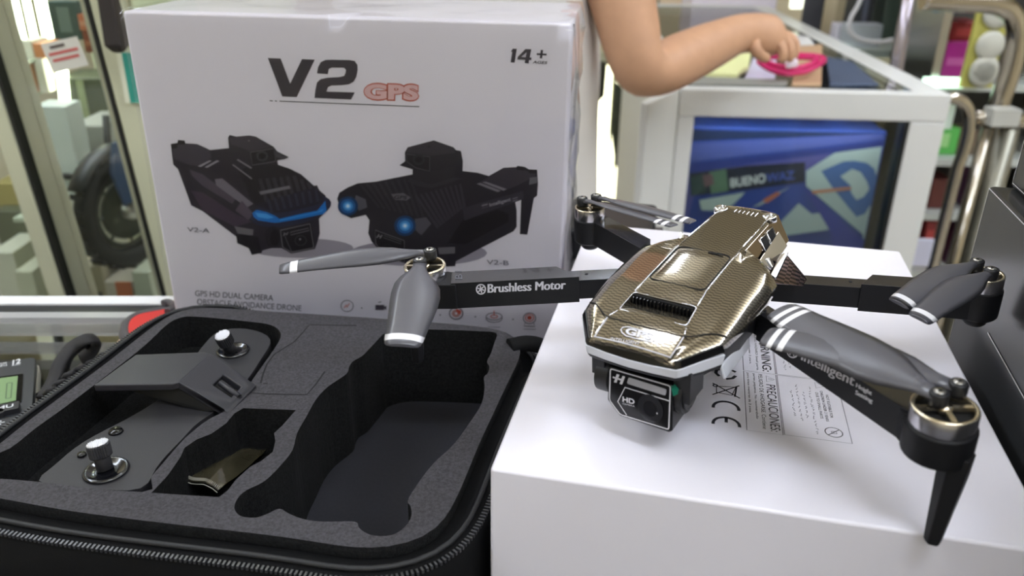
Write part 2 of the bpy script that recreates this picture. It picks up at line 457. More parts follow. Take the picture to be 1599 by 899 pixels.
t.p([(1104, 318), (1098, 349), (1070, 347)], (190, 185, 197))
t.p([(1166, 324), (1226, 327), (1225, 338), (1165, 335)], INK).p([(1190, 304), (1204, 304), (1198, 356), (1184, 355)], INK)
t.tx('AGES', (1140, 386), (1229, 391), (1142, 369), INK, 0.02, 0.15)
t.mb.build('age_lettering', retail, merge=False, recalc=False)
t = Art(c7)
t.tx('GPS HD DUAL CAMERA', (112, 229), (416, 248), (112, 207), (86, 82, 92), 0.0)
t.tx('OBSTACLE AVOIDANCE DRONE', (120, 262), (526, 288), (120, 240), (86, 82, 92), 0.0)
t.mb.build('tagline_lettering', retail, merge=False, recalc=False)
G1 = (112, 106, 116); O1 = (206, 92, 74)
def icon(f):
    t = Art(c7); f(t); t.mb.build('icon', retail, merge=False, recalc=False)
icon(lambda t: t.ring((705, 268), 24, 22, 0.0006, G1).ln([(693, 276), (703, 262), (703, 274), (714, 258)], 0.0006, O1))
icon(lambda t: t.p([(815, 264), (850, 264), (850, 284), (815, 284)], (70, 66, 74)).p([(850, 272), (858, 266), (858, 284), (850, 278)], (70, 66, 74)).ln([(826, 254), (838, 252)], 0.0006, (70, 66, 74)))
icon(lambda t: t.ring((1130, 297), 26, 23, 0.0008, G1).el((1130, 297), 17, 15, (196, 150, 146)).p([(1130, 297), (1130, 278), (1150, 286), (1148, 300)], O1).el((1130, 297), 5, 5, (236, 230, 238)))
icon(lambda t: t.ring((1278, 309), 31, 14, 0.0006, G1).ring((1278, 309), 13, 6, 0.0006, O1).ln([(1247, 310), (1247, 320), (1258, 329), (1278, 332), (1298, 329), (1309, 320), (1309, 310)], 0.0006, G1).ln([(1278, 286), (1278, 306)], 0.0006, O1).ln([(1254, 350), (1302, 351)], 0.0005, (150, 144, 154)))
icon(lambda t: t.ring((1416, 316), 24, 21, 0.0006, G1).ring((1416, 314), 16, 14, 0.0006, O1).el((1416, 314), 9, 8, O1).ln([(1400, 334), (1394, 346), (1438, 348), (1432, 335)], 0.0006, G1).ln([(1392, 358), (1440, 359)], 0.0005, (150, 144, 154)))
for x, y in ((762, 276), (1068, 303), (1205, 310), (1352, 320)):
    t = Art(c7); t.el((x, y), 3, 3, G1); t.mb.build('dot', retail, merge=False, recalc=False)
# printed drone on the left
t = Art(c5)
t.el((900, 770), 320, 60, (165, 160, 172))
t.p([(105, 135), (146, 128), (150, 110), (190, 115), (195, 131), (265, 135), (310, 155), (345, 172), (460, 160), (455, 96), (465, 80), (505, 90), (585, 83), (625, 90), (735, 155), (755, 180), (825, 215), (800, 228), (755, 235), (760, 262), (830, 285), (900, 320), (985, 395), (1050, 450), (1055, 500), (1040, 560), (1010, 590), (1015, 680), (1000, 735), (985, 775), (840, 800), (780, 770), (720, 770), (665, 785), (660, 800), (600, 812), (580, 770), (510, 740), (505, 700), (300, 545), (230, 510), (150, 290), (120, 260)], (38, 35, 43))
t.p([(115, 170), (150, 140), (195, 131), (265, 136), (345, 178), (352, 220), (270, 270), (200, 256), (125, 225)], (58, 56, 64))
t.p([(110, 138), (146, 134), (146, 160), (112, 166)], (20, 19, 24)).p([(150, 112), (190, 116), (192, 138), (152, 140)], (20, 19, 24))
t.p([(270, 270), (340, 234), (356, 238), (288, 276)], (150, 146, 154)).p([(310, 277), (386, 234), (404, 239), (330, 280)], (150, 146, 154))
t.p([(220, 290), (300, 320), (500, 470), (480, 500), (300, 390), (235, 330)], (70, 66, 76)).p([(230, 420), (300, 430), (500, 560), (600, 610), (500, 640), (300, 540)], (60, 50, 64))
t.p([(375, 350), (420, 345), (610, 500), (570, 522), (382, 386)], (118, 112, 124)).p([(540, 480), (610, 560), (580, 600), (500, 540)], (88, 78, 92))
t.p([(520, 300), (600, 262), (760, 262), (830, 285), (985, 395), (1042, 462), (1030, 500), (830, 552), (740, 560), (610, 500)], (26, 25, 30))
for k in range(9):
    t.p([(640 + 42 * k, 350 - 4 * k + max(0, k - 5) * 24), (662 + 42 * k, 346 - 4 * k + max(0, k - 5) * 24), (720 + 40 * k, 545 - 9 * k), (698 + 40 * k, 551 - 9 * k)], (46, 44, 51))
t.p([(645, 425), (830, 388), (838, 406), (655, 444)], (120, 118, 126))
t.p([(480, 262), (598, 350), (604, 344), (488, 258)], (130, 126, 134)).p([(508, 232), (596, 286), (602, 278), (516, 226)], (130, 126, 134))
t.p([(460, 100), (505, 90), (585, 83), (630, 92), (735, 152), (590, 178), (480, 140)], (54, 51, 59)).p([(590, 180), (735, 158), (750, 242), (600, 268)], (24, 23, 28))
t.ln([(592, 184), (735, 162), (748, 240), (604, 264)], 0.0005, (100, 96, 104), True).ring((664, 208), 30, 26, 0.0014, (60, 58, 66)).el((664, 208), 16, 14, (12, 12, 15)).el((583, 115), 6, 5, (110, 106, 114))
t.p([(740, 170), (790, 205), (826, 214), (800, 228), (750, 216)], (76, 73, 80))
t.el((840, 540), 250, 90, (34, 38, 60), tilt=-0.2)
t.p([(610, 500), (740, 556), (830, 548), (1030, 496), (1042, 466), (985, 400), (900, 420), (720, 480)], (28, 28, 40))
for k in range(8): t.p([(690 + 42 * k, 470 - 8 * k), (706 + 42 * k, 466 - 8 * k), (732 + 40 * k, 545 - 9 * k), (716 + 40 * k, 550 - 9 * k)], (40, 42, 58))
t.p([(605, 555), (630, 535), (690, 548), (745, 572), (770, 590), (900, 560), (1000, 540), (1030, 505), (1050, 480), (1058, 540), (1040, 560), (900, 590), (770, 612), (740, 615), (640, 600), (612, 578)], (24, 116, 198))
t.p([(620, 552), (690, 560), (738, 582), (700, 590), (640, 580)], (70, 160, 228)).p([(770, 596), (1000, 548), (1040, 528), (1030, 545), (900, 574), (775, 602)], (58, 150, 222))
t.p([(495, 635), (612, 655), (608, 692), (515, 680)], (110, 107, 114)).p([(510, 684), (610, 694), (640, 700), (660, 790), (600, 806), (585, 768), (516, 738)], (22, 21, 26))
t.el((730, 700), 48, 66, (30, 29, 35)).el((742, 704), 30, 48, (16, 15, 19))
t.p([(768, 655), (962, 612), (988, 772), (842, 802), (784, 766)], (17, 16, 21))
t.ln([(776, 660), (956, 620), (980, 766), (844, 794), (790, 762)], 0.0007, (120, 117, 124), True).ln([(836, 672), (948, 646), (952, 660), (840, 688)], 0.0006, (104, 100, 108), True)
t.ln([(795, 672), (822, 740), (846, 792)], 0.0005, (96, 92, 100)).tx('H', (792, 694), (822, 688), (796, 676), (130, 126, 134), 0.03, 0.2)
t.ring((900, 722), 34, 30, 0.0008, (56, 54, 60)).el((896, 714), 6, 6, (140, 138, 146))
t.tx('V2-A', (208, 667), (344, 676), (208, 640), (96, 92, 102), 0.0, 0.0)
t.mb.build('printed_drone', retail, merge=False, recalc=False)['label'] = 'printed black drone with a blue light bar'
# printed drone on the right
t = Art(c6)
t.el((560, 800), 420, 80, (160, 155, 168))
t.p([(65, 470), (78, 432), (130, 400), (190, 375), (300, 365), (525, 320), (525, 290), (445, 265), (480, 240), (478, 185), (495, 155), (655, 113), (775, 155), (790, 172), (820, 178), (832, 240), (830, 300), (920, 310), (990, 330), (1080, 280), (1158, 276), (1165, 268), (1208, 274), (1236, 290), (1285, 292), (1290, 380), (1285, 450), (1265, 465), (1225, 688), (1180, 685), (1188, 462), (1150, 480), (1160, 540), (1160, 640), (1140, 668), (950, 765), (790, 850), (785, 880), (700, 885), (480, 865), (340, 802), (275, 730), (255, 680), (262, 600), (240, 568), (150, 588), (92, 560)], (30, 29, 35))
t.p([(830, 600), (1040, 535), (1110, 560), (1110, 610), (850, 745), (740, 740)], (14, 13, 17))
t.p([(925, 375), (1000, 330), (1080, 282), (1160, 278), (1280, 320), (1260, 340), (1150, 395), (1080, 420)], (50, 47, 54))
t.p([(915, 378), (938, 372), (1064, 420), (1044, 428)], (126, 122, 130)).p([(950, 368), (972, 364), (1100, 410), (1080, 420)], (126, 122, 130))
t.p([(1160, 272), (1208, 276), (1208, 296), (1160, 292)], (18, 17, 21)).p([(1234, 292), (1284, 294), (1284, 316), (1234, 312)], (18, 17, 21)).p([(1240, 340), (1284, 334), (1284, 372), (1236, 384)], (110, 108, 114))
t.p([(830, 525), (1200, 420), (1204, 470), (842, 602)], (44, 42, 50))
t.tx('Intelligent', (996, 524), (1126, 488), (992, 496), (140, 137, 146), 0.03).tx('***', (948, 536), (986, 526), (946, 502), (130, 127, 136), 0.03)
t.ln([(1134, 470), (1166, 460)], 0.0006, (120, 117, 126)).ln([(1136, 484), (1166, 474)], 0.0006, (120, 117, 126))
t.p([(480, 182), (496, 156), (655, 116), (775, 156), (790, 190), (640, 205), (500, 188)], (46, 44, 50)).p([(484, 190), (632, 208), (632, 304), (540, 282), (486, 240)], (22, 21, 25))
t.ln([(488, 196), (630, 212), (630, 300), (544, 280), (488, 240)], 0.0005, (86, 83, 90), True).ring((564, 230), 32, 28, 0.0014, (44, 43, 49)).el((564, 230), 16, 14, (10, 10, 12)).el((625, 150), 8, 6, (24, 23, 27))
t.p([(530, 296), (640, 306), (790, 270), (780, 330), (640, 375), (530, 350)], (34, 33, 38)).p([(490, 360), (530, 350), (640, 378), (780, 335), (830, 345), (640, 405), (560, 392)], (40, 39, 45))
for k in range(9): t.p([(200 + 38 * k, 384 - 5 * k), (216 + 38 * k, 381 - 5 * k), (330 + 34 * k, 520 + 8 * k), (314 + 34 * k, 524 + 8 * k)], (40, 39, 45))
for k in range(10): t.p([(540 + 30 * k, 450 - 8 * k), (552 + 30 * k, 446 - 8 * k), (690 + 18 * k, 640 - 14 * k), (672 + 18 * k, 650 - 14 * k)], (46, 44, 52))
t.p([(395, 440), (470, 432), (515, 460), (490, 478), (420, 474)], (98, 95, 103)).tx('GPS', (410, 468), (488, 472), (418, 446), (38, 36, 42), 0.03)
t.p([(180, 445), (240, 470), (250, 520), (200, 540), (170, 500)], (92, 90, 100)).p([(540, 590), (610, 580), (640, 620), (580, 690), (545, 660)], (86, 84, 94))
for c, r in (((132, 512), 62), ((480, 632), 66)):
    for f_, col in ((1.0, (22, 60, 104)), (0.75, (30, 96, 160)), (0.5, (62, 142, 208)), (0.3, (120, 186, 236)), (0.15, (214, 236, 252))): t.el(c, r * f_, r * f_ * 0.95, col)
t.p([(680, 765), (785, 760), (785, 800), (690, 806)], (112, 109, 116))
t.p([(294, 652), (480, 718), (480, 862), (340, 800), (298, 742)], (16, 15, 19)).ln([(298, 658), (476, 722), (476, 856), (342, 796), (302, 740)], 0.0007, (104, 102, 108), True)
t.tx('H', (306, 704), (336, 712), (314, 680), (140, 138, 144), 0.03, 0.2).ln([(352, 690), (458, 728), (456, 742), (350, 704)], 0.0006, (84, 82, 88), True).ring((372, 770), 30, 26, 0.001, (36, 35, 40)).el((396, 776), 4, 4, (200, 200, 206))
t.tx('V2-B', (978, 866), (1112, 872), (978, 838), (96, 92, 102), 0.0)
t.mb.build('printed_drone', retail, merge=False, recalc=False)['label'] = 'printed black drone with two round blue lights'

# ------------------------------------------------------------------ the white box the drone stands on
box_o = empty('white_box', (0.103, 0.1445, ZC))
tag(box_o, 'plain white box lying flat under the drone, warning panel printed on top', 'box')
BT = Matrix.Translation(-Vector(box_o.location))
MB().box(0, 0.206, 0, 0.289, ZC, 0, M_white).build('carton', box_o, M=BT, bevel=0.0016, seg=3)
lw = MB(); UP = (0, 0, 1); ZL = 0.00012
def K(u, v): return W(u, v, ZL)
def k8(x, y): return K(1100 + x / 3.747, 480 + y / 3.747)
def rect(x0, x1, y0, y1, w=0.00035): lw.line([V(x0, y0, ZL), V(x1, y0, ZL), V(x1, y1, ZL), V(x0, y1, ZL)], w, UP, M_ink_grey, True)
rect(0.1008, 0.1158, 0.0518, 0.1030); rect(0.1008, 0.1158, 0.1038, 0.152)
rect(0.1164, 0.1438, 0.0522, 0.1030); rect(0.1164, 0.1438, 0.1038, 0.152)
def down(body, xb, xt, ya, yb, m=M_ink, bold=0.0):       # lettering that reads towards the viewer
    letters(lw, body, (xb, ya, ZL), (xb, yb, ZL), (xt, ya, ZL), m, bold)
down('WARNING:', 0.1098, 0.1142, 0.1440, 0.1052, bold=0.012)
down('CHOKING HAZARD Small parts.', 0.1068, 0.1082, 0.1500, 0.1052)
down('Not for children under 3 years.', 0.1036, 0.1049, 0.1500, 0.1110)
down('PRECAUCIONES:', 0.1108, 0.1150, 0.0930, 0.0535, bold=0.004)
down('PELIGRO DE AHOGARSE. Contiene', 0.1076, 0.1094, 0.1018, 0.0545)
down('partes pequenas. No recomendado', 0.1048, 0.1062, 0.1018, 0.0620)
down('para ninos menores de 3 anos.', 0.1020, 0.1034, 0.1018, 0.0660)
for x0 in (0.1112,):
    lw.line([V(x0, 0.0955, ZL), V(x0, 0.1010, ZL), V(x0 + 0.0038, 0.0983, ZL)], 0.0003, UP, M_ink_grey, True)
    lw.line([V(x0 + 0.0008, 0.0983, ZL), V(x0 + 0.0026, 0.0983, ZL)], 0.0003, UP, M_ink_grey)
down('NOT SUITABLE FOR', 0.1372, 0.1384, 0.0900, 0.0705)
down('CHILDREN UNDER 3 YEARS', 0.1350, 0.1362, 0.0930, 0.0670)
down('DUE TO SMALL PARTS', 0.1328, 0.1340, 0.0910, 0.0690)
lw.line([V(0.1335, 0.0950, ZL), V(0.1335, 0.1005, ZL), V(0.1378, 0.0978, ZL)], 0.0003, UP, M_ink_grey, True)
lw.line([V(0.1382, 0.0950, ZL), V(0.1382, 0.1005, ZL)], 0.0003, UP, M_ink_grey)
random.seed(5)
for xb, ya, yb in ((0.1302, 0.0955, 0.0560), (0.1272, 0.0900, 0.0700), (0.1245, 0.0960, 0.0640), (0.1218, 0.0900, 0.0700), (0.1205, 0.1400, 0.1080), (0.1232, 0.1400, 0.1120)):
    y = ya
    while y > yb:                                        # small joined script, too fine to read in the photograph
        n_ = random.randint(3, 6); pts = [V(xb + random.uniform(-0.0005, 0.0007), y - 0.0006 * q, ZL) for q in range(n_)]
        lw.line(pts, 0.00028, UP, M_ink_grey); y -= 0.0006 * n_ + 0.0005
c = V(0.1372, 0.0590, ZL)
lw.line([c + V(0.0036 * math.cos(a), 0.0036 * math.sin(a), 0) for a in [2 * PI * q / 24 for q in range(24)]], 0.0004, UP, M_ink, True)
lw.line([c + V(-0.0026, -0.0026, 0), c + V(0.0026, 0.0026, 0)], 0.0004, UP, M_ink)
lw.line([c + V(-0.001, 0.0005, 0), c + V(0.001, 0.0010, 0), c + V(0.0012, -0.0008, 0), c + V(-0.0008, -0.001, 0)], 0.0004, UP, M_ink_grey, True)
# CE mark (reads towards the viewer), crossed bin, recycling arrows
def arc(cx, cy, r, a0, a1, w, m=M_ink, n=20): lw.line([V(cx + r * math.cos(a0 + (a1 - a0) * q / n), cy + r * math.sin(a0 + (a1 - a0) * q / n), ZL) for q in range(n + 1)], w, UP, m)
arc(0.0922, 0.0672, 0.0056, math.radians(-8), math.radians(188), 0.0014)
arc(0.0922, 0.0540, 0.0056, math.radians(-8), math.radians(188), 0.0014)
lw.line([V(0.0922, 0.0596, ZL), V(0.0922, 0.0556, ZL)], 0.0014, UP, M_ink)
lw.line([V(0.0862, 0.0775, ZL), V(0.0985, 0.0885, ZL)], 0.0007, UP, M_ink); lw.line([V(0.0862, 0.0880, ZL), V(0.0985, 0.0772, ZL)], 0.0007, UP, M_ink)
lw.line([V(0.0880, 0.0800, ZL), V(0.0950, 0.0790, ZL), V(0.0968, 0.0868, ZL), V(0.0880, 0.0855, ZL)], 0.0006, UP, M_ink, True)
lw.line([V(0.0962, 0.0780, ZL), V(0.0972, 0.0875, ZL)], 0.0008, UP, M_ink)
arc(0.0875, 0.0860, 0.0010, 0, 2 * PI, 0.0007)
for k in range(3):
    a = 2 * PI * k / 3 + 0.5; cc = V(0.0925, 0.0985, ZL)
    d1 = V(math.cos(a), math.sin(a), 0); d2 = V(math.cos(a + 1.35), math.sin(a + 1.35), 0)
    lw.line([cc + d1 * 0.0052, cc + (d1 + d2) * 0.0031, cc + d2 * 0.0046], 0.0016, UP, M_ink)
lw.build('warning_print', box_o, M=BT, merge=False, recalc=False)

# ------------------------------------------------------------------ black boxes on the right
M_bb = mat('black_glossy_card', (50, 51, 52), 0.24, spec=0.5, noise=0.1, nscale=30)
M_bbe = mat('white_card_edge', (200, 200, 200), 0.5)
def black_box(name, label, x0, x1, y0, y1, z0, z1, marks):
    o = empty(name, ((x0 + x1) / 2, (y0 + y1) / 2, z0)); tag(o, label, 'box')
    T = Matrix.Translation(-Vector(o.location))
    MB().box(x0, x1, y0, y1, z0, z1, M_bb).build('carton', o, M=T, bevel=0.002, seg=2)
    sm = MB()
    for pts, w, n in marks: sm.line(pts, w, n, M_bbe)
    if marks: sm.build('wrap_seam', o, M=T, merge=False, recalc=False)
    return o
XB = 0.2165; ZB = 0.0757
e1 = 0.0003
black_box('black_box', 'lower black glossy box standing against the right side of the white box', XB, 0.42, -0.10, 0.193, ZC, ZB,
          [([V(XB - e1, -0.09, ZB - 0.001), V(XB - e1, 0.191, ZB - 0.001)], 0.0006, (-1, 0, 0)),
           ([V(XB - e1, 0.142, 0.016), V(XB - e1, 0.10, 0.014), V(XB - e1, 0.02, 0.01)], 0.0008, (-1, 0, 0)),
           ([V(XB - e1, 0.191, -0.02), V(XB - e1, 0.191, ZB - 0.001)], 0.0003, (-1, 0, 0))])
black_box('black_box', 'upper black glossy box stacked on the lower black box at the right edge', 0.2262, 0.42, -0.09, 0.192, ZB + 0.0003, ZB + 0.10,
          [([V(0.2262 - e1, -0.08, ZB + 0.003), V(0.2262 - e1, 0.190, ZB + 0.003)], 0.0005, (-1, 0, 0)),
           ([V(0.2262 - e1, 0.190, ZB + 0.004), V(0.2262 - e1, 0.190, ZB + 0.095)], 0.0004, (-1, 0, 0))])

bc = MB().box(-.05, .05, 0, .09, 0, .030, M_black).build('black_pouch', M=Matrix.Translation((-.012, .432, ZC)), bevel=.004)
tag(bc, 'small black pouch on the counter behind the gap between retail box and white box', 'pouch')

# ------------------------------------------------------------------ the drone (built in its own axes: x right, y to the tail, z up)
Md = Matrix.Identity(4)
for i in range(3):
    for j in range(3): Md[i][j] = RD[i][j]
    Md[i][3] = TD[i]
drone = empty('drone', M=Md)
tag(drone, 'black folding drone with glossy carbon hood, arms spread, standing on the white box', 'drone')
M_carbon = carbon_mat('carbon_weave_gloss', (112, 104, 92), (172, 162, 144), 0.0018, 0.9, 0.13)
M_carbon_d = carbon_mat('carbon_weave_dark', (44, 36, 36), (112, 92, 88), 0.0020, 0.9, 0.14)
M_body = mat('drone_black', (20, 20, 23), 0.5, spec=0.3, bump=0.05, bscale=3000)
M_armtop = mat('arm_top_satin', (34, 34, 40), 0.2, spec=1.0, coat=0.6)
M_strip = mat('light_strip_white', (222, 224, 232), 0.25, coat=0.4)
M_print = mat('print_silver', (205, 203, 210), 0.4)
M_bell = mat('motor_bell', (204, 202, 206), 0.22, metal=1.0)
M_bellrim = mat('motor_bell_rim', (226, 214, 190), 0.25, metal=1.0)
M_blade = mat('blade_grey', (84, 83, 89), 0.33, spec=0.6)
M_band = mat('blade_band_white', (232, 230, 234), 0.4)

KY = [-.0434, -.0426, -.0405, -.0345, -.0295, -.0240, -.0215, -.0100, 0.0, .015, .030, .038, .0440]
T_xo = [.0170, .0184, .0199, .0238, .0270, .0304, .0311, .0328, .0338, .0346, .0338, .0275, .0165]
T_zo = [-.0118, -.0116, -.0113, -.0105, -.0098, -.0090, -.0086, -.0078, -.0072, -.0068, -.0060, -.0040, -.0010]
T_xs = [.0150, .0158, .0166, .0167, .0167, .0157, .0152, .0141, .0134, .0133, .0133, .0132, .0131]
T_zs = [-.0100, -.0094, -.0086, -.0069, -.0056, -.0048, -.0044, -.0020, 0.0, .0010, .0022, .0023, .0024]
T_xc = [.0156, .0167, .0180, .0200, .0218, .0232, .0238, .0246, .0250, .0254, .0250, .0218, .0150]
T_zc = [-.0106, -.0101, -.0093, -.0077, -.0064, -.0053, -.0048, -.0026, -.0012, -.0004, 0.0006, .0010, .0016]
def ti(t, y): return float(np.interp(y, KY, t))
def crown(x, y):                                            # height of the centre panel
    zs = ti(T_zs, y); xs = ti(T_xs, y)
    return zs + 0.0007 * (1 - min(1, (x / xs) ** 2))
def half(y):
    dk = max(.10, min(1.0, (y + .0300) / .014))
    xs, zs, xc, zc, xo, zo = (ti(t, y) for t in (T_xs, T_zs, T_xc, T_zc, T_xo, T_zo))
    pr = [(0, zs + .0007), (xs * .5, zs + .00053), (xs * .93, zs + .0001), (xs, zs)]
    pr += [(xs + (xc - xs) * .3, zs + (zc - zs) * .3 - .0007 - .0011 * max(0, min(1, (y + .012) / .03)))]
    pr += [(xc, zc), (xc + (xo - xc) * .45, zc + (zo - zc) * .22), (xc + (xo - xc) * .8, zc + (zo - zc) * .58), (xo, zo), (xo * .995, zo - .003 * dk), (xo * .93, zo - .0062 * dk)]
    return pr
def section(y):
    h = half(y); return [V(-x, y, z) for x, z in reversed(h[1:])] + [V(x, y, z) for x, z in h]
ys = [-.0428, -.0425, -.0421, -.0415, -.0405, -.038, -.0345, -.032, -.0295, -.0265, -.0240, -.0215, -.016, -.010, -.005, 0, .007, .015, .022, .030, .034, .038, .041, .0440]
shell = MB(); shell.loft([section(y) for y in ys], M_carbon, ring=True, cap=True)
so = shell.build('hood', drone)
# cut the air intake out of the hood
def cut(o, cutter):
    c = cutter.build('cutter'); c.matrix_world = Md
    m = o.modifiers.new('b', 'BOOLEAN'); m.operation = 'DIFFERENCE'; m.object = c; m.solver = 'EXACT'
    dg = bpy.context.evaluated_depsgraph_get(); dg.update()
    me = bpy.data.meshes.new_from_object(o.evaluated_get(dg))
    o.modifiers.clear(); old = o.data; o.data = me; bpy.data.meshes.remove(old)
    cm = c.data; bpy.data.objects.remove(c); bpy.data.meshes.remove(cm)
bpy.context.view_layer.update()
iF, iB = -.0232, -.0108
zF, zB = ti(T_zs, iF) + .0003, ti(T_zs, iB) - .0046
pr = [V(-.0148, iF, zF), V(.0148, iF, zF), V(.0140, iB, zB), V(-.0140, iB, zB)]
ct = MB(); ct.loft([pr, [V(p.x, p.y, .01) for p in pr]], M_carbon, smooth=False)
cut(so, ct)
for p in so.data.polygons: p.use_smooth = True
sm = so.modifiers.new('es', 'EDGE_SPLIT'); sm.split_angle = math.radians(38)
gm = MB(); gm.box(-.0139, .0139, iB - .0012, iB + .0004, zB - .0004, zB + .0040, M_dark)
for k in range(17):
    x = -.0131 + .0262 * k / 16
    gm.box(x - .00022, x + .00022, iB - .0030, iB - .0010, zB + .0002, zB + .0038, M_black_gloss)
gm.build('intake_grille', drone)
rim = [V(-.0149, iF, crown(.0149, iF) + .0001), V(.0149, iF, crown(.0149, iF) + .0001), V(.0141, iB, crown(.0141, iB) + .0001), V(-.0141, iB, crown(.0141, iB) + .0001)]
MB().tube(rounded(rim, .0015, 4), .00028, M_chrome, 6, True).build('intake_rim', drone)
# hatch
hp = rounded([V(-.0126, -.0005, 0), V(.0126, -.0005, 0), V(.0124, .0318, 0), V(-.0124, .0318, 0)], .0032, 5)
def onto(p, d=0.0): return V(p.x, p.y, crown(p.x, p.y) + d)
MB().tube([onto(p, .00016) for p in hp], .00026, M_dark, 6, True).build('hatch_seam', drone)
hm = MB(); nx = 8; ny = 8
hm.add([onto(V(-.0118 + .0236 * i / nx, .0004 + .0306 * j / ny, 0), .00018 if 0 < i < nx and 0 < j < ny else -.0001) for j in range(ny + 1) for i in range(nx + 1)],
       [(j * (nx + 1) + i, j * (nx + 1) + i + 1, (j + 1) * (nx + 1) + i + 1, (j + 1) * (nx + 1) + i) for j in range(ny) for i in range(nx)], M_carbon, True)
hm.box(.0020, .0090, .0300, .0306, crown(.005, .03) + .0001, crown(.005, .03) + .0004, M_dark)
hm.build('hatch', drone)
# seam between hood and nose, nose panel outline, bright edges
sl = [V(-.0306, -.0195, ti(T_zo, -.0195) + .0012), V(-.0295, -.0205, -.0062), V(-.0250, -.0232, ti(T_zc, -.0232) - .0001), V(-.0178, -.0290, -.0056), V(-.010, -.0302, crown(.010, -.0302)), V(0, -.0306, crown(0, -.0306))]
sl = sl + [V(-p.x, p.y, p.z) for p in reversed(sl[:-1])]
MB().tube(smooth_path(sl, 4), .00026, M_dark, 6).build('nose_seam', drone)
ed = MB()
for s in (-1, 1):
    ed.tube([V(s * ti(T_xs, y), y, ti(T_zs, y) + .0001) for y in (-.0102, -.005, 0, .01, .02, .03, .044)], .00035, M_chrome, 6)
    ed.tube([V(s * .0131, .044, .0025), V(s * .0128, .065, .0026), V(s * .0123, .0838, .0026)], .0004, M_chrome, 6)
    ed.tube([V(s * ti(T_xs, y), y, ti(T_zs, y) + .00008) for y in (-.0300, -.0345, -.0412)], .0003, M_print, 6)
    ed.tube([V(s * .0152, -.0240, ti(T_zs, -.024)), V(s * .0165, -.0285, ti(T_zs, -.0285))], .0003, M_chrome, 6)
    ed.tube([V(s * ti(T_xo, y) * .985, y, ti(T_zo, y) + .0004) for y in (-.0400, -.0345, -.0295, -.0240)], .0003, M_chrome, 6)
ed.tube([V(x, -.0414, crown(x, -.0414) + .0001) for x in (-.0166, -.012, -.006, 0, .006, .012, .0166)], .0003, M_print, 6)
ed.build('edge_trim', drone)
# emblem on the nose panel
def NP(u, v):
    p = LV(u, v, (0, -.0355, -.0066), (0, -.26, 1)); return V(p.x, p.y, crown(p.x, p.y) + .00022)
nm = MB()
def nq(x, y): return NP(900 + x / 4.086, 340 + y / 4.086)
ov = [(292, 735), (284, 715), (296, 700), (330, 698), (380, 712), (440, 732), (480, 742), (498, 760), (496, 784), (478, 792), (430, 784), (370, 770), (318, 756)]
nm.line([nq(*p) for p in ov], .00045, (0, -.26, 1), M_print, True)
letters(nm, 'GPS', nq(308, 744), nq(476, 784), nq(322, 702), M_print, 0.04, off=(0, 0, .00005))
letters(nm, 'INTELLIGENT', nq(214, 776), nq(400, 812), nq(222, 760), M_print, 0.0)
nm.build('hood_emblem', drone, merge=False, recalc=False)['label'] = 'silver GPS emblem'
# tail cover
def tail_half(y):
    t = (y - .036) / (.0935 - .036)
    xs = .0132 - .001 * t; zs = .0023 + .0003 * t
    if y > .088: zs -= (y - .088) * .35
    return [(0, zs + .0006), (xs * .6, zs + .0004), (xs, zs), (xs + .0012, zs - .0014), (.0218 - .002 * t, -.0120), (.0205 - .003 * t, -.0150)]
def tsec(y): h = tail_half(y); return [V(-x, y, z) for x, z in reversed(h[1:])] + [V(x, y, z) for x, z in h]
tys = (.036, .045, .055, .065, .075, .084, .088, .0935)
tmb = MB(); tmb.loft([tsec(y) for y in tys], M_carbon, smooth=False)
tmb.build('tail_cover', drone, bevel=.0005)
M_tside = mat('tail_side_chrome', (150, 132, 112), 0.10, metal=1.0)
for s in (-1, 1):
    sp_m = MB()
    rg = []
    for y in (.0440, .055, .065, .075, .084, .0915):
        t_ = (y - .036) / (.0935 - .036); a_ = V(s * (.0132 - .001 * t_ + .0013), y, .0023 - .0014); b_ = V(s * (.0218 - .002 * t_), y, -.0120); n_ = V(s * .0143, 0, .0084).normalized()
        rg.append([a_ + n_ * .0003, b_ + n_ * .0003, b_ - n_ * .0004, a_ - n_ * .0004])
    sp_m.loft(rg, M_tside, smooth=False).build('tail_side_panel', drone)
    fp_ = [V(s * .0186, .0500, -.0060), V(s * .0172, .0800, -.0035), V(s * .0212, .0830, -.0112), V(s * .0222, .0560, -.0122)]
    MB().prism([p_ + V(s * .0143, 0, .0084).normalized() * .0006 for p_ in fp_], V(s * .0004, 0, .0003), M_chrome).build('bright_facet', drone)
tm = MB()
for x in (-.0125, .0120):
    T = Matrix.Translation((x, .0835, .0025))
    tm.lathe([(.0018, .0003), (.0024, .0010), (.0031, .0009), (.0037, .0001), (.0037, -.002), (0, -.002)], M_chrome, T, 18)
    tm.lathe([(0, .0001), (.0019, .0001), (.0019, .0006), (.0009, .0006), (.0008, .0010), (0, .0010)], M_steel, T, 12)
tm.build('tail_screw', drone)
lv = MB()
for k in range(6):
    x = -.0052 + .0021 * k; lv.box(x - .0005, x + .0005, .0805, .0868, .0028, .0035, M_chrome)
lv.build('tail_vent', drone)
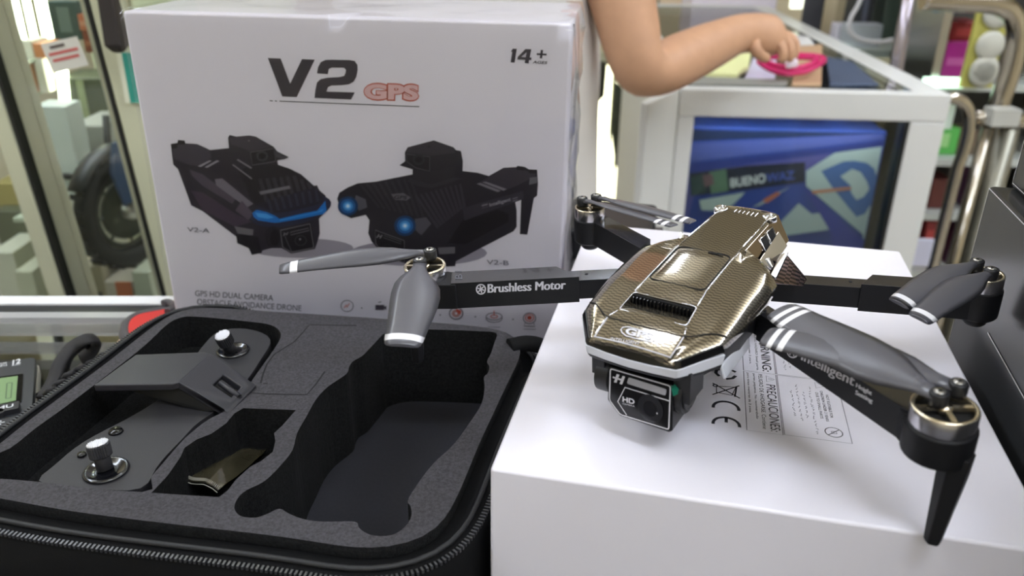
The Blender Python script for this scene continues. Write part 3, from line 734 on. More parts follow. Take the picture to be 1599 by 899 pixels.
# side window (port) on both sides of the tail
for s in (-1, 1):
    pm = MB(); n = V(s * .0143, 0, .0084).normalized()
    def SW(y, k): return V(s * (.0143 + .0070 * k), y, .0009 - .0129 * k) + n * .0003
    for y0, y1 in ((.0610, .0690), (.0702, .0782)):
        q = [SW(y0, .10), SW(y1, .10), SW(y1, .60), SW(y0, .60)]
        pm.poly(q, M_dark); pm.tube(q, .00045, M_chrome, 6, True)
    pm.build('side_window', drone, merge=False)
    fv = [V(s * .0262, .0682, -.0082), V(s * .0368, .0690, -.0192), V(s * .0362, .0655, -.0218), V(s * .0249, .0600, -.0205), V(s * .0185, .0600, -.0150),
          V(s * .0180, .0790, -.0125), V(s * .0285, .0790, -.0215), V(s * .0180, .0790, -.0240), V(s * .0185, .0600, -.0225)]
    fm2 = MB(); fm2.add(fv, [(0, 1, 2, 3), (0, 3, 4), (0, 5, 6, 1), (1, 6, 2), (4, 5, 0), (3, 2, 6, 7, 8), (3, 8, 4), (5, 7, 6), (4, 8, 7, 5)], M_carbon_d)
    fm2.build('rear_fairing', drone, bevel=.0005)
    cbm = MB(); cbm.prism([V(s * .0270, .0688, -.0078), V(s * .0243, .0672, -.0086), V(s * .0232, .0572, -.0158), V(s * .0256, .0572, -.0172)], V(0, -.0012, .0014), M_chrome)
    cbm.build('fairing_edge', drone, bevel=.0004)
# lower body and battery
lb = MB()
def lsec(y, w, z0, z1): return [V(-w, y, z0), V(-w * .97, y, z0 - (z0 - z1) * .55), V(-w * .72, y, z1), V(w * .72, y, z1), V(w * .97, y, z0 - (z0 - z1) * .55), V(w, y, z0)]
lb.loft([lsec(-.0400, .0165, -.0160, -.0190), lsec(-.030, .0235, -.0155, -.022), lsec(-.02, .0280, -.0140, -.029), lsec(.0, .0305, -.0130, -.032), lsec(.03, .0300, -.0125, -.034), lsec(.05, .0215, -.0130, -.038), lsec(.088, .0185, -.0130, -.038)], M_body, smooth=False)
lb.build('lower_body', drone, bevel=.0012)
def zw0(x, y): return -(TD[2] + RD[2, 0] * x + RD[2, 1] * y - .0003) / RD[2, 2]
bt = MB(); xb0, xb1, yb0, yb1 = -.017, .009, .036, .086
bt.loft([[V(xb0, yb0, zw0(xb0, yb0)), V(xb1, yb0, zw0(xb1, yb0)), V(xb1, yb1, zw0(xb1, yb1)), V(xb0, yb1, zw0(xb0, yb1))],
         [V(xb0 - .002, yb0, -.033), V(xb1 + .004, yb0, -.033), V(xb1 + .004, yb1, -.033), V(xb0 - .002, yb1, -.033)]], M_body, smooth=False)
bt.build('battery', drone, bevel=.0015)
# light strip round the nose, in a black surround
ct_ = [(.0311, -.0240), (.0262, -.0316), (.0206, -.0403), (.0190, -.0420), (.0095, -.0432), (0, -.0437)]
ctr_ = [(-x, y) for x, y in ct_] + [(x, y) for x, y in reversed(ct_[:-1])]
def band(z0, z1, grow0, grow1, m, name, ends=0.0):
    ring = []; k = len(ctr_)
    for i, (x, y) in enumerate(ctr_):
        n = V(x, (y + .015) * 1.2, 0).normalized(); e = ends if i in (0, k - 1) else 0
        a = V(x, y, 0) + n * grow0; b = V(x, y, 0) + n * grow1; c = V(x, y, 0) - n * .003
        dz = .0018 * min(1, (y + .0437) / .0197); d1 = dz if z1 > -.015 else -.0006 * min(1, (y + .0437) / .0197)
        ring.append([V(a.x, a.y, z0 + dz - e), V(b.x, b.y, z1 + d1 + e), V(c.x, c.y, z1 + d1 + e), V(c.x, c.y, z0 + dz - e)])
    MB().loft(ring, m, smooth=False).build(name, drone, bevel=.0003)
band(-.0100, -.0130, -.0006, .0008, M_black_gloss, 'nose_rim')
band(-.0131, -.0172, .0010, .0000, M_strip, 'light_strip', .0008)
band(-.0173, -.0190, .0002, -.0010, M_body, 'nose_lower_rim')
# pale plates: glossy reflection on the flanks put into colour
for s in (-1, 1):
    MB().box(-.0007, .0007, -.0145, .0145, -.0030, .0030, M_strip).build('flank_reflection', drone, bevel=.0005, M=Matrix.Translation((s * .0292, -.004, -.0245)) @ Matrix.Rotation(s * -.35, 4, 'Y'))

# camera under the nose
YC = -.0405
def CP(u, v, d=0.0):
    p = LV(u, v, (0, YC - d, -.03), (0, -1, 0.12)); return p
def cc(x, y, d=0.0002): return CP(920 + x / 5.995, 540 + y / 5.995, d)
gimbal = MB()
face = [cc(178, 205, 0), cc(205, 195, 0), cc(765, 362, 0), cc(782, 392, 0), cc(778, 800, 0), cc(745, 812, 0), cc(285, 655, 0), cc(170, 505, 0)]
gimbal.prism(face, (0, .0165, .0012), M_black_gloss).build('camera_body', drone, bevel=.0006)
cy = MB()
cx = [V(-.0185, YC + .010, -.0315), V(.0205, YC + .010, -.0300)]
cy.tube([cx[0], cx[0] + V(.006, 0, 0)], .0082, M_black, 22)
cy.tube([V(.0150, YC + .010, -.0302), V(.0205, YC + .010, -.0300)], .0088, M_black, 22).tube([V(.0206, YC + .010, -.0300), V(.0216, YC + .010, -.0300)], .0070, M_black_gloss, 22)
cy.box(.0165, .0235, YC + .003, YC + .017, -.031, -.0165, M_black).box(-.0205, -.0145, YC + .004, YC + .016, -.030, -.0165, M_black)
cy.build('gimbal_bracket', drone, bevel=.0006)
fo = MB(); NF = (0, -1, .12)
fo.line(rounded([cc(198, 212), cc(760, 375), cc(745, 782), cc(290, 640), cc(190, 505)], .001, 3), .0005, NF, M_print, True)
fo.line([cc(752, 515), cc(335, 388), cc(268, 520), cc(352, 648)], .00045, NF, M_print)
fo.poly(rounded([cc(368, 292), cc(725, 405), cc(715, 466), cc(352, 352)], .0008, 3), mat('camera_bar_grey', (156, 155, 160), 0.4))
fo.poly([cc(258, 262), cc(283, 270), cc(256, 345), cc(232, 338)], M_print).poly([cc(312, 280), cc(336, 287), cc(308, 362), cc(284, 354)], M_print).poly([cc(222, 284), cc(322, 316), cc(318, 330), cc(218, 298)], M_print)
letters(fo, 'HD', cc(312, 520), cc(424, 548), cc(312, 472), M_print, 0.03)
letters(fo, 'CAMERA', cc(312, 545), cc(424, 572), cc(312, 530), M_print, 0.0)
fo.build('camera_print', drone, merge=False, recalc=False)
ln = MB(); c0 = cc(572, 585, .0003); ax = cc(692, 620, .0003) - c0; ay = cc(572, 455, .0003) - c0
ln.disc(c0, ax, ay, mat('lens_glass', (38, 38, 42), 0.08), 28).disc(c0 + V(0, -.0002, 0), ax * .55, ay * .55, mat('lens_inner', (26, 26, 30), 0.05), 24).disc(cc(635, 630, .0008), ax * .06, ay * .06, M_print, 8)
ln.build('lens', drone, merge=False, recalc=False)
p1, p2, p3, p4 = cc(764, 372, .0002), cc(830, 345, -.004), cc(888, 425, -.004), cc(786, 470, .0002)
MB().poly([p1, p2, p3, p4], mat('sticker_green', (18, 104, 82), 0.4)).build('green_sticker', drone, merge=False)

# ------------------------------------------------------------------ arms, motors, blades
def arm_mesh(rt, en, w, zt, zb, side, slant):
    rt, en = V(*rt, 0), V(*en, 0); d = (en - rt).normalized(); nb = V(-d.y, d.x, 0)
    if nb.y < 0: nb = -nb
    h = w / 2
    mb = MB()
    q = [rt - nb * h, en - nb * h, en + nb * h, rt + nb * h + d * slant]
    mb.prism([V(p.x, p.y, zb) for p in q], (0, 0, zt - zb), M_body, mtop=M_armtop)
    r2 = rt - d * (.040 if side in ('RR', 'RL') else .024)
    q2 = [r2 - nb * h * .85, rt + d * (slant + .001) - nb * h * .85, rt + d * (slant + .001) + nb * h * .85, r2 + nb * h * .85]
    mb.prism([V(p.x, p.y, zb + .0012) for p in q2], (0, 0, zt - zb - .0036), M_body, mtop=M_armtop)
    mb.lathe([(0, zt - .0022), (.0008, zt - .0022), (.0009, zt - .003)], M_dark, Matrix.Translation(rt - d * .004 + nb * .001), 10)
    return mb, d, nb
def motor(ring, r, arm_end_z, cup_bot, leg=None, seg=28):
    x, y, z = ring
    T = Matrix.Translation((x, y, 0))
    cup = MB()
    cup.lathe([(0, cup_bot), (r * .93, cup_bot), (r * 1.06, cup_bot + .0012), (r * 1.08, z - .0075), (r * 1.02, z - .0068), (0, z - .0080)], M_body, T, seg)
    bell = MB()
    bell.lathe([(r * .98, z - .0072), (r, z - .0066), (r, z - .0005)], M_bell, T, seg, cap=False)
    bell.lathe([(r, z - .0005), (r * .975, z), (r * .86, z), (r * .84, z - .0005), (r * .84, z - .0034)], M_bellrim, T, seg, cap=False)
    bell.lathe([(0, z - .0030), (r * .9, z - .0032)], M_dark, T, seg, cap=False)
    for k in range(4):
        a = PI / 2 * k + .5; c, s = math.cos(a), math.sin(a)
        M2 = Matrix.Translation((x, y, z - .0012)) @ Matrix.Rotation(a, 4, 'Z')
        bell.box(.0, r * .85, -.0009, .0009, -.0004, .0009, M_bellrim, M2)
    bell.lathe([(0, z + .0002), (r * .22, z + .0002), (r * .24, z - .0028)], M_bellrim, T, 16)
    return cup, bell
def blade(root, tip, w, bands, sweep, z_lift, tw0, tw1, camber=0.0011):
    """a folded propeller blade: two-sided aerofoil lofted from root to tip with painted bands"""
    A, B = Vector(root), Vector(tip); d = B - A; Lb = d.length; d.normalize()
    n = V(0, 0, 1); sd = d.cross(n).normalized(); n = sd.cross(d).normalized()
    ts = [0, .05, .10, .16, .24, .34, .46, .58, .70, .80, .88, .94, .985, 1.0]
    for b0_, b1_ in bands: ts += [b0_, b1_]
    ts = sorted(set(ts))
    prof = [(0, .30), (.05, .30), (.10, .34), (.16, .50), (.24, .76), (.34, .95), (.46, 1.0), (.58, .96), (.70, .88), (.80, .80), (.88, .76), (.94, .72), (.985, .66), (1.0, .58)]
    rings = []
    for t in ts:
        hw = w / 2 * float(np.interp(t, [p[0] for p in prof], [p[1] for p in prof]))
        tw = math.radians(float(np.interp(t, [0, .12, .25, 1], [tw0 * .3, tw0, tw0 * .8, tw1])))
        c = A + d * (Lb * t) + sd * (sweep * math.sin(PI * min(1, t * 1.02))) + V(0, 0, z_lift * math.sin(PI * t))
        u = sd * math.cos(tw) + n * math.sin(tw); k = u.cross(d).normalized()
        if k.z < 0: k = -k
        th = .0007 if t > .12 else .0013
        up = []; lo = []
        for q in range(7):
            s = -1 + 2 * q / 6; cz = camber * (1 - s * s) * min(1, t * 4) * (1.1 - .6 * t); tk = th * (1 - s * s) ** .5
            up.append(c + u * (hw * s) + k * (cz + tk)); lo.append(c + u * (hw * s) + k * (cz - tk))
        rings.append(up + lo[::-1][1:-1])
    mb = MB()
    for i in range(len(ts) - 1):
        tm_ = (ts[i] + ts[i + 1]) / 2
        mt = M_band if any(a < tm_ < b for a, b in bands) else M_blade
        mb.loft([rings[i], rings[i + 1]], mt, cap=(i == 0 or i == len(ts) - 2))
    return mb
def post(c, z, m=M_black):
    pm = MB(); T = Matrix.Translation((c.x, c.y, 0))
    pm.lathe([(0, z - .0052), (.0030, z - .0052), (.0032, z - .0040), (.0032, z - .0004), (.0028, z), (0, z)], m, T, 16)
    sc = MB(); sc.lathe([(.0, z + .0004), (.0018, z + .0004), (.0021, z)], M_steel, T, 14)
    sc.lathe([(0, z + .00055), (.0007, z + .00055), (.0008, z + .0003)], M_dark, T, 8)
    return pm, sc
def depth_r(px, p):
    w = np.array(TD) + RD @ np.array(p); return px * float((ROT @ (w - CAM))[2]) / F_PX
MOT = {
 'FR': dict(px=(1476, 633), z=-.0080, rp=50.5, rt=(.0340, .0219), en=(.1020, -.0217), w=.0120, zt=-.0140, zb=-.0270, sl=.006),
 'FL': dict(px=(663, 413), z=-.0065, rp=33.0, rt=(-.0560, .0146), en=(-.1061, -.0198), w=.0125, zt=-.0125, zb=-.0260, sl=.010),
 'RR': dict(px=(1538, 427), z=-.0175, rp=29.0, rt=(.0561, .0902), en=(.0960, .1034), w=.0115, zt=-.0240, zb=-.0385, sl=.006),
 'RL': dict(px=(921, 322), z=-.0175, rp=23.5, rt=(-.0500, .0800), en=(-.0910, .1010), w=.0115, zt=-.0240, zb=-.0385, sl=.006)}
BL = {  # hub pixel, tip pixel, width, bands, sweep, twist
 'FR': [((1468, 611), (1217, 484), .0225, [(.86, .895), (.925, .955)], -.0025, 20, 8), ((1498, 596), (1195, 524), .0205, [(.86, .895), (.925, .955)], .0015, 14, 6)],
 'FL': [((671, 389), (437, 420), .0130, [(.88, .93)], .001, 26, 12), ((655, 404), (628, 541), .0215, [(.90, .955)], -.0015, 16, 8)],
 'RR': [((1526.5, 405.5), (1402, 475), .0150, [(.90, .95)], .001, 16, 8), ((1549, 419), (1434, 499), .0150, [(.90, .95)], .001, 16, 8)],
 'RL': [((931, 304), (1082, 347), .0150, [(.84, .875), (.91, .945)], .001, 18, 6), ((909, 308), (1053, 353), .0150, [(.84, .875), (.91, .945)], .001, 24, 10)]}
arm_lab = {'FR': 'front right arm of the drone', 'FL': 'front left arm of the drone', 'RR': 'rear right arm', 'RL': 'rear left arm'}
leg_vec = None; BLADES = {}
for key in ('FR', 'FL', 'RR', 'RL'):
    q = MOT[key]
    mb, d, nb = arm_mesh(q['rt'], q['en'], q['w'], q['zt'], q['zb'], key, q['sl'])
    ao = mb.build('arm', drone, bevel=.0007)
    c = L(*q['px'], q['z']); r = depth_r(q['rp'], c)
    q['c'] = c; q['r'] = r
    cup, bell = motor((c.x, c.y, q['z']), r, q['zt'], q['zb'] - .0008)
    # web between the arm beam and the round motor mount
    e = V(*q['en'], 0); m0 = V(c.x, c.y, 0); dd = (m0 - e).normalized(); n2 = V(-dd.y, dd.x, 0)
    w2 = q['w'] / 2
    cup.prism([V(p.x, p.y, q['zb']) for p in (e - dd * .004 - n2 * w2, m0 - n2 * r * .9, m0 + n2 * r * .9, e - dd * .004 + n2 * w2)], (0, 0, q['zt'] - q['zb'] - .0006), M_body)
    cup.build('motor_mount', ao, bevel=.0004)
    bell.build('motor', ao)
    if key in ('FR', 'FL'):
        if key == 'FR':
            foot = to_local(W(1455, 845, 0.0006)); leg_vec = foot - c
            top = L(1497, 706, q['zb'] + .004); top_vec = top - c
        else:
            foot = c + V(-leg_vec.x, leg_vec.y, leg_vec.z); top = c + V(-top_vec.x, top_vec.y, top_vec.z)
        lm = MB(); rings = []
        for t, wx, wy in ((0, .0052, .0048), (.25, .0050, .0046), (.6, .0040, .0038), (.97, .0030, .0030), (1, .0024, .0024)):
            p = top.lerp(foot, t)
            rings.append([p + V(-wx, -wy * .2, 0), p + V(-wx * .35, -wy, 0), p + V(wx * .8, -wy * .8, 0), p + V(wx, wy * .4, 0), p + V(wx * .2, wy, 0), p + V(-wx * .9, wy * .7, 0)])
        lm.loft(rings, M_body, smooth=False)
        lm.build('landing_leg', ao, bevel=.0004)
    else:
        MB().lathe([(0, q['zb'] - .0050), (r * .5, q['zb'] - .0050), (r * .6, q['zb'] - .0040), (r * .7, q['zb'] - .0006)], M_body, Matrix.Translation((c.x, c.y, 0)), 16).build('landing_stub', ao)
    for i, (hub, tip, w, bands, sweep, tw0, tw1) in enumerate(BL[key]):
        zt_ = q['z'] + .0052
        h = L(*hub, zt_); tp = L(*tip, q['z'] + (.0022 if i == 0 else .0012))
        pm, sc = post(h, zt_)
        b = blade(V(h.x, h.y, zt_ - .0018 - .0003 * i), tp, w, bands, sweep, .0010, tw0, tw1)
        bo = b.build('propeller_blade', ao); BLADES.setdefault(key, []).append(bo)
        pm.build('blade_hub', bo); sc.build('hub_screw', ao)
# lettering on the arms
n_fl = V(.567, -.824, 0); p_fl = MOT['FL']
def arm_plane(key):
    q = MOT[key]; a = V(*q['rt'], 0); b = V(*q['en'], 0); d = (b - a).normalized(); n = V(d.y, -d.x, 0)
    if n.y > 0: n = -n
    return a + n * (q['w'] / 2 + .00016), n
def arm_text(key, items, name):
    p0, n = arm_plane(key); mb = MB()
    f = lambda u, v: LV(u, v, p0, n)
    for it in items:
        if it[0] == 't':
            bd = (f(*it[3]) - f(*it[2])).normalized()
            for k_, sh_ in enumerate((-1, -.33, .33, 1)): letters(mb, it[1], f(*it[2]), f(*it[3]), f(*it[4]), M_print, 0.0, off=bd * (.00022 * sh_ * (it[5] / .012)) + n * (.00002 * k_))
        elif it[0] == 'o':
            cx_, cy_, rx, ry = it[1:]
            pts = [f(cx_ + rx * math.cos(2 * PI * k / 20), cy_ + ry * math.sin(2 * PI * k / 20)) for k in range(20)]
            mb.line(pts, .0006, n, M_print, True)
            cn = f(cx_, cy_)
            for k in range(6): mb.line([cn, f(cx_ + rx * .8 * math.cos(PI * k / 3 + .3), cy_ + ry * .8 * math.sin(PI * k / 3 + .3))], .0006, n, M_print)
    mb.build(name, drone, merge=False, recalc=False)
arm_text('FL', [('t', 'Brushless Motor', (762, 457), (882.5, 451), (762, 443.5), .012), ('o', 751, 451.5, 7, 7.5)], 'arm_lettering')
arm_text('FR', [('t', 'Intelligent', (1250, 566), (1331, 607), (1254, 548), .012), ('o', 1238, 548, 9, 10),
                ('t', 'Height', (1336, 606), (1360, 619), (1338, 598), .01), ('t', 'Setting', (1335, 617), (1361, 631), (1337, 609), .01)], 'arm_lettering')
from mathutils.bvhtree import BVHTree
def emboss(bo, body, A, B, D, z0, m):
    bv = BVHTree.FromPolygons([v.co for v in bo.data.vertices], [tuple(p.vertices) for p in bo.data.polygons])
    vs, fs = text_geo(body, 0.0)
    A, B, D = L(*A, z0), L(*B, z0), L(*D, z0); out = []
    for u, w in vs:
        p = A + (B - A) * u + (D - A) * w; h = bv.ray_cast(V(p.x, p.y, .05), V(0, 0, -1))
        out.append(V(p.x, p.y, (h[0].z if h[0] else z0) + .00012))
    mb = MB(); mb.add(out, fs, m); mb.build('blade_number', bo, merge=False, recalc=False)
emboss(BLADES['FR'][0], 'A2', (1422, 603), (1446, 606), (1426, 588), MOT['FR']['z'] + .003, mat('emboss_grey', (98, 96, 104), .4))
bl = MB(); zt_ = MOT['FL']['zt'] + .00015
letters(bl, 'B1', L(722, 435.5, zt_), L(721, 423, zt_), L(711, 435.5, zt_), mat('print_grey', (84, 84, 92), 0.5), 0.0)
bl.build('arm_number', drone, merge=False, recalc=False)

# ------------------------------------------------------------------ the zip case with its foam tray
ZF = -0.030
case = empty('carrying_case', (-0.125, 0.065, ZC))
tag(case, 'open black zip case with a cut foam tray, lying in front of the retail box', 'case')
CT = Matrix.Translation(-Vector(case.location))
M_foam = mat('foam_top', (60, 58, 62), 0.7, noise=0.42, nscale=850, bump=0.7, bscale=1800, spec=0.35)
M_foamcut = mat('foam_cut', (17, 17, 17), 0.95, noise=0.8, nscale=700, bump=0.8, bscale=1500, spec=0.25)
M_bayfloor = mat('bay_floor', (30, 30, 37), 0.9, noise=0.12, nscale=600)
M_fabric = mat('case_fabric', (13, 13, 14), 0.9, spec=.15, noise=0.4, nscale=1500, bump=0.3, bscale=2500)
M_shell = mat('case_shell', (11, 11, 12), 0.75, spec=.2, bump=0.3, bscale=2500)
M_tooth = mat('zip_tooth', (52, 52, 54), 0.32, spec=0.7)
M_cord = mat('zip_piping', (26, 26, 28), 0.6, noise=0.3, nscale=900)
def WF(u, v): p = W(u, v, ZF); return V(p.x, p.y, 0)
foam_px = [(0, 777.5), (100, 796), (225, 812.6), (400, 832.6), (475, 842.6), (550, 855), (587, 856), (625, 851), (663, 839), (688, 820), (708, 787.6), (725, 750), (745, 700), (763, 661), (792, 599), (810, 562), (814, 545), (807, 528), (787, 516), (750, 509.6), (668, 502.6), (557, 494.4), (421, 486), (330, 480), (287, 482), (257, 497), (220, 524), (171, 563), (98, 617), (32, 666), (0, 693)]
foam = [WF(*p) for p in foam_px]
# the near left corner lies outside the picture
p_l = foam[-1]; p_f = foam[0]; dl = (foam[-1] - foam[-4]).normalized(); df = (foam[0] - foam[2]).normalized()
A_ = np.array([[dl.x, -df.x], [dl.y, -df.y]]); k_ = np.linalg.solve(A_, np.array([p_f.x - p_l.x, p_f.y - p_l.y]))
corner = p_l + dl * float(k_[0])
foam = foam[:] + [p_l.lerp(corner, .5), p_l.lerp(corner, .85), corner.lerp((p_l + p_f) / 2, .10), corner.lerp(p_f, .15)]
def offset(poly, d):
    k = len(poly); out = []
    area = sum(poly[i].x * poly[(i + 1) % k].y - poly[(i + 1) % k].x * poly[i].y for i in range(k))
    s = 1 if area > 0 else -1
    for i in range(k):
        a, b, c = poly[i - 1], poly[i], poly[(i + 1) % k]
        n1 = V((b - a).y, -(b - a).x, 0).normalized() * s; n2 = V((c - b).y, -(c - b).x, 0).normalized() * s
        n = (n1 + n2).normalized(); out.append(b + n * (d / max(.6, n.dot(n1))))
    return out
def resample(poly, n):
    k = len(poly); ln = [(poly[(i + 1) % k] - poly[i]).length for i in range(k)]; tot = sum(ln); out = []; i = 0; acc = 0.0
    for j in range(n):
        t = tot * j / n
        while acc + ln[i] < t: acc += ln[i]; i += 1
        out.append(poly[i].lerp(poly[(i + 1) % k], (t - acc) / ln[i]))
    return out
foam = smooth_path(foam, 3, True); foam = resample(foam, 110)
def relax(poly, n=2):
    for _ in range(n): poly = [(poly[i - 1] + poly[i] * 2 + poly[(i + 1) % len(poly)]) / 4 for i in range(len(poly))]
    return poly
foam = relax(foam, 2)
bay_px = [(600, 521), (594, 526), (578, 543), (565, 556), (551, 564), (545, 573), (540.5, 584), (512, 603.5), (493, 624), (479, 649), (464, 676), (457, 702), (437.6, 727), (413, 751), (385, 765), (371, 778), (366, 793), (375, 805), (397, 808), (415, 803), (436, 794), (450, 801), (470, 809), (500, 814), (553, 814), (560, 823), (570, 831), (585, 836), (612, 835), (632, 822.6), (642.6, 805), (641, 790), (636.4, 782), (645, 766), (665, 737.5), (683, 717), (709, 693), (738, 653), (752.6, 628), (757, 603), (755.5, 589), (762, 582), (764, 572), (760.5, 564), (766, 553), (772, 535), (775, 520), (750, 517), (668, 514), (625, 515)]
bay = smooth_path([WF(*p) for p in bay_px], 3, True)
pit_px = [(236.5, 769), (342, 776), (356, 765), (368, 749), (390, 729), (410, 718), (426, 705), (430, 688), (428, 676), (441, 664), (462, 640), (380, 637), (366, 645), (353, 661), (330, 677), (307, 686), (288, 699), (282, 713), (262, 742)]
pit = [WF(*p) for p in pit_px]
rec_px = [(50, 751), (15, 748), (-40, 742), (-25, 716), (15, 700), (56, 668), (98, 638), (147, 601), (208, 554), (235, 531), (259, 508), (278, 497), (305, 494), (390, 502), (422, 507), (436, 516), (438, 527), (428, 545), (409, 572), (392, 596), (376, 622), (350, 642), (325, 655), (300, 674), (283, 690), (255, 722), (236, 745), (222, 768)]
rec = smooth_path([WF(*p) for p in rec_px], 3, True)
def ring3(poly, z): return [V(p.x, p.y, z) for p in poly]
fmb = MB()
loops = [ring3(foam, ZF), ring3(bay, ZF), ring3(pit, ZF), ring3(rec, ZF)]
flat = [p for l in loops for p in l]
fmb.add(flat, tessellate_polygon(loops), M_foam)
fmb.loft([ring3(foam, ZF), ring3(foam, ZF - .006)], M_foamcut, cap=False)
ft = fmb.build('foam_top', case, M=CT)
wl = MB()
def walls(poly, z, m): wl.loft([ring3(poly, ZF - .0002), ring3(poly, z)], m, cap=False, smooth=False)
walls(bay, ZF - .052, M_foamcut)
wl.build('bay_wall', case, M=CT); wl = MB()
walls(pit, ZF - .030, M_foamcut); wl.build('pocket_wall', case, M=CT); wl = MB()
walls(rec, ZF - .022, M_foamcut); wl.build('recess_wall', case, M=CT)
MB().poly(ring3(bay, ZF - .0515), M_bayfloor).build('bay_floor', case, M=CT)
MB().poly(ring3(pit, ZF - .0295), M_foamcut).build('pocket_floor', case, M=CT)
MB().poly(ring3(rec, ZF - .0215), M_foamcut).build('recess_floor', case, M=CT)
# cut lines of the unused foam flap
cl = MB()
for pts in ([(557, 508), (483, 507), (471, 521), (460, 533), (428, 553), (417, 568), (411, 583), (407, 598)], [(392, 613), (420, 615), (479, 616), (493, 600), (507, 580)], [(418, 598), (411, 599)]):
    cl.line([W(*p, ZF + .00015) for p in pts], .0009, (0, 0, 1), M_dark)
cl.build('cut_line', case, M=CT, merge=False, recalc=False)
# fabric lip, piping, zip and shell
lip0 = foam; lip1 = relax(offset(foam, .0088), 1); lip2 = relax(offset(foam, .0116), 1); zp = relax(offset(foam, .0132), 2); sh0 = relax(offset(foam, .0139), 2)
def back_dip(p):
    t = max(0, min(1, (p.y - .128) / .022)) * max(0, min(1, (p.x + .215) / .03)); return -.0075 * t * t * (3 - 2 * t)
def ring4(poly, z): return [V(p.x, p.y, z + back_dip(p)) for p in poly]
inner_lip = [V(p.x, p.y, ZF - .0062) for p in lip0]
MB().loft([inner_lip, ring4(offset(foam, .002), ZF - .0056), ring4(lip1, ZF - .0040), ring4(lip2, ZF - .0042)], M_fabric, cap=False).build('fabric_lip', case, M=CT)
MB().tube(ring4(lip1, ZF - .0030), .0012, M_cord, 6, True).build('piping', case, M=CT)
MB().loft([ring4(lip2, ZF - .0042), ring4(zp, ZF - .0052), ring4(zp, ZF - .0085)], M_fabric, cap=False).build('zip_tape', case, M=CT)
tm = MB(); n_t = 430; zt = resample(zp, n_t)
zc_ = ZF - .0052
for i in range(n_t):
    d = (zt[(i + 1) % n_t] - zt[i - 1]).normalized(); n = V(d.y, -d.x, 0)
    c = zt[i]
    M2 = Matrix(((d.x, n.x, 0, c.x), (d.y, n.y, 0, c.y), (0, 0, 1, zc_ + back_dip(c)), (0, 0, 0, 1)))
    tm.box(-.00045, .00045, -.0012, .0013, -.0006, .0010, M_tooth, M2)
tt = tm.build('zip_teeth', case, M=CT, merge=False); tt['kind'] = 'stuff'
bot = relax(offset(foam, .0085), 2)
MB().loft([ring4(zp, ZF - .0070), ring4(sh0, ZF - .0082), ring3(sh0, ZF - .030), ring3(relax(offset(foam, .0120), 1), ZC + .008), ring3(bot, ZC + .0008)], M_shell, cap=False).poly(ring3(bot, ZC + .0008), M_shell).build('case_shell', case, M=CT)
# pull loop at the far right corner
lp = [W(796, 541, ZF), W(822, 536, ZF), W(846, 541, ZF - .004), W(852, 556, ZF - .012), W(840, 570, ZF - .016)]
MB().tube(smooth_path(lp, 5), .0058, M_shell, 10, flat=.8).build('pull_loop', case, M=CT)

# ------------------------------------------------------------------ the remote control resting in the tray
ZR = ZF - .0022
rem = empty('remote_control', (-0.20, 0.06, ZF - .0213))
tag(rem, 'black remote control with two silver tipped sticks and phone clip in the foam tray', 'remote control')
RT = Matrix.Translation(-Vector(rem.location))
M_rem = mat('remote_black', (40, 39, 42), 0.5, bump=0.25, bscale=3500, noise=0.08, nscale=900)
M_rem2 = mat('remote_clip', (42, 41, 46), 0.42, bump=0.2, bscale=3500)
def WR(u, v, z=ZR): return W(u, v, z)
body_px = [(54, 752), (78, 733), (112, 702), (150, 678), (205, 650), (262, 612), (300, 562), (325, 530), (345, 515), (380, 512), (412, 520), (424, 533), (410, 556), (388, 590), (352, 630), (305, 662), (290, 680), (262, 708), (240, 735), (223, 764), (140, 762)]
bp = relax(resample(smooth_path([V(WR(*p).x, WR(*p).y, 0) for p in body_px], 3, True), 70), 1)
MB().prism(ring3(bp, ZF - .0213), (0, 0, ZR - ZF + .0213), M_rem).build('body', rem, M=RT, bevel=.0012)
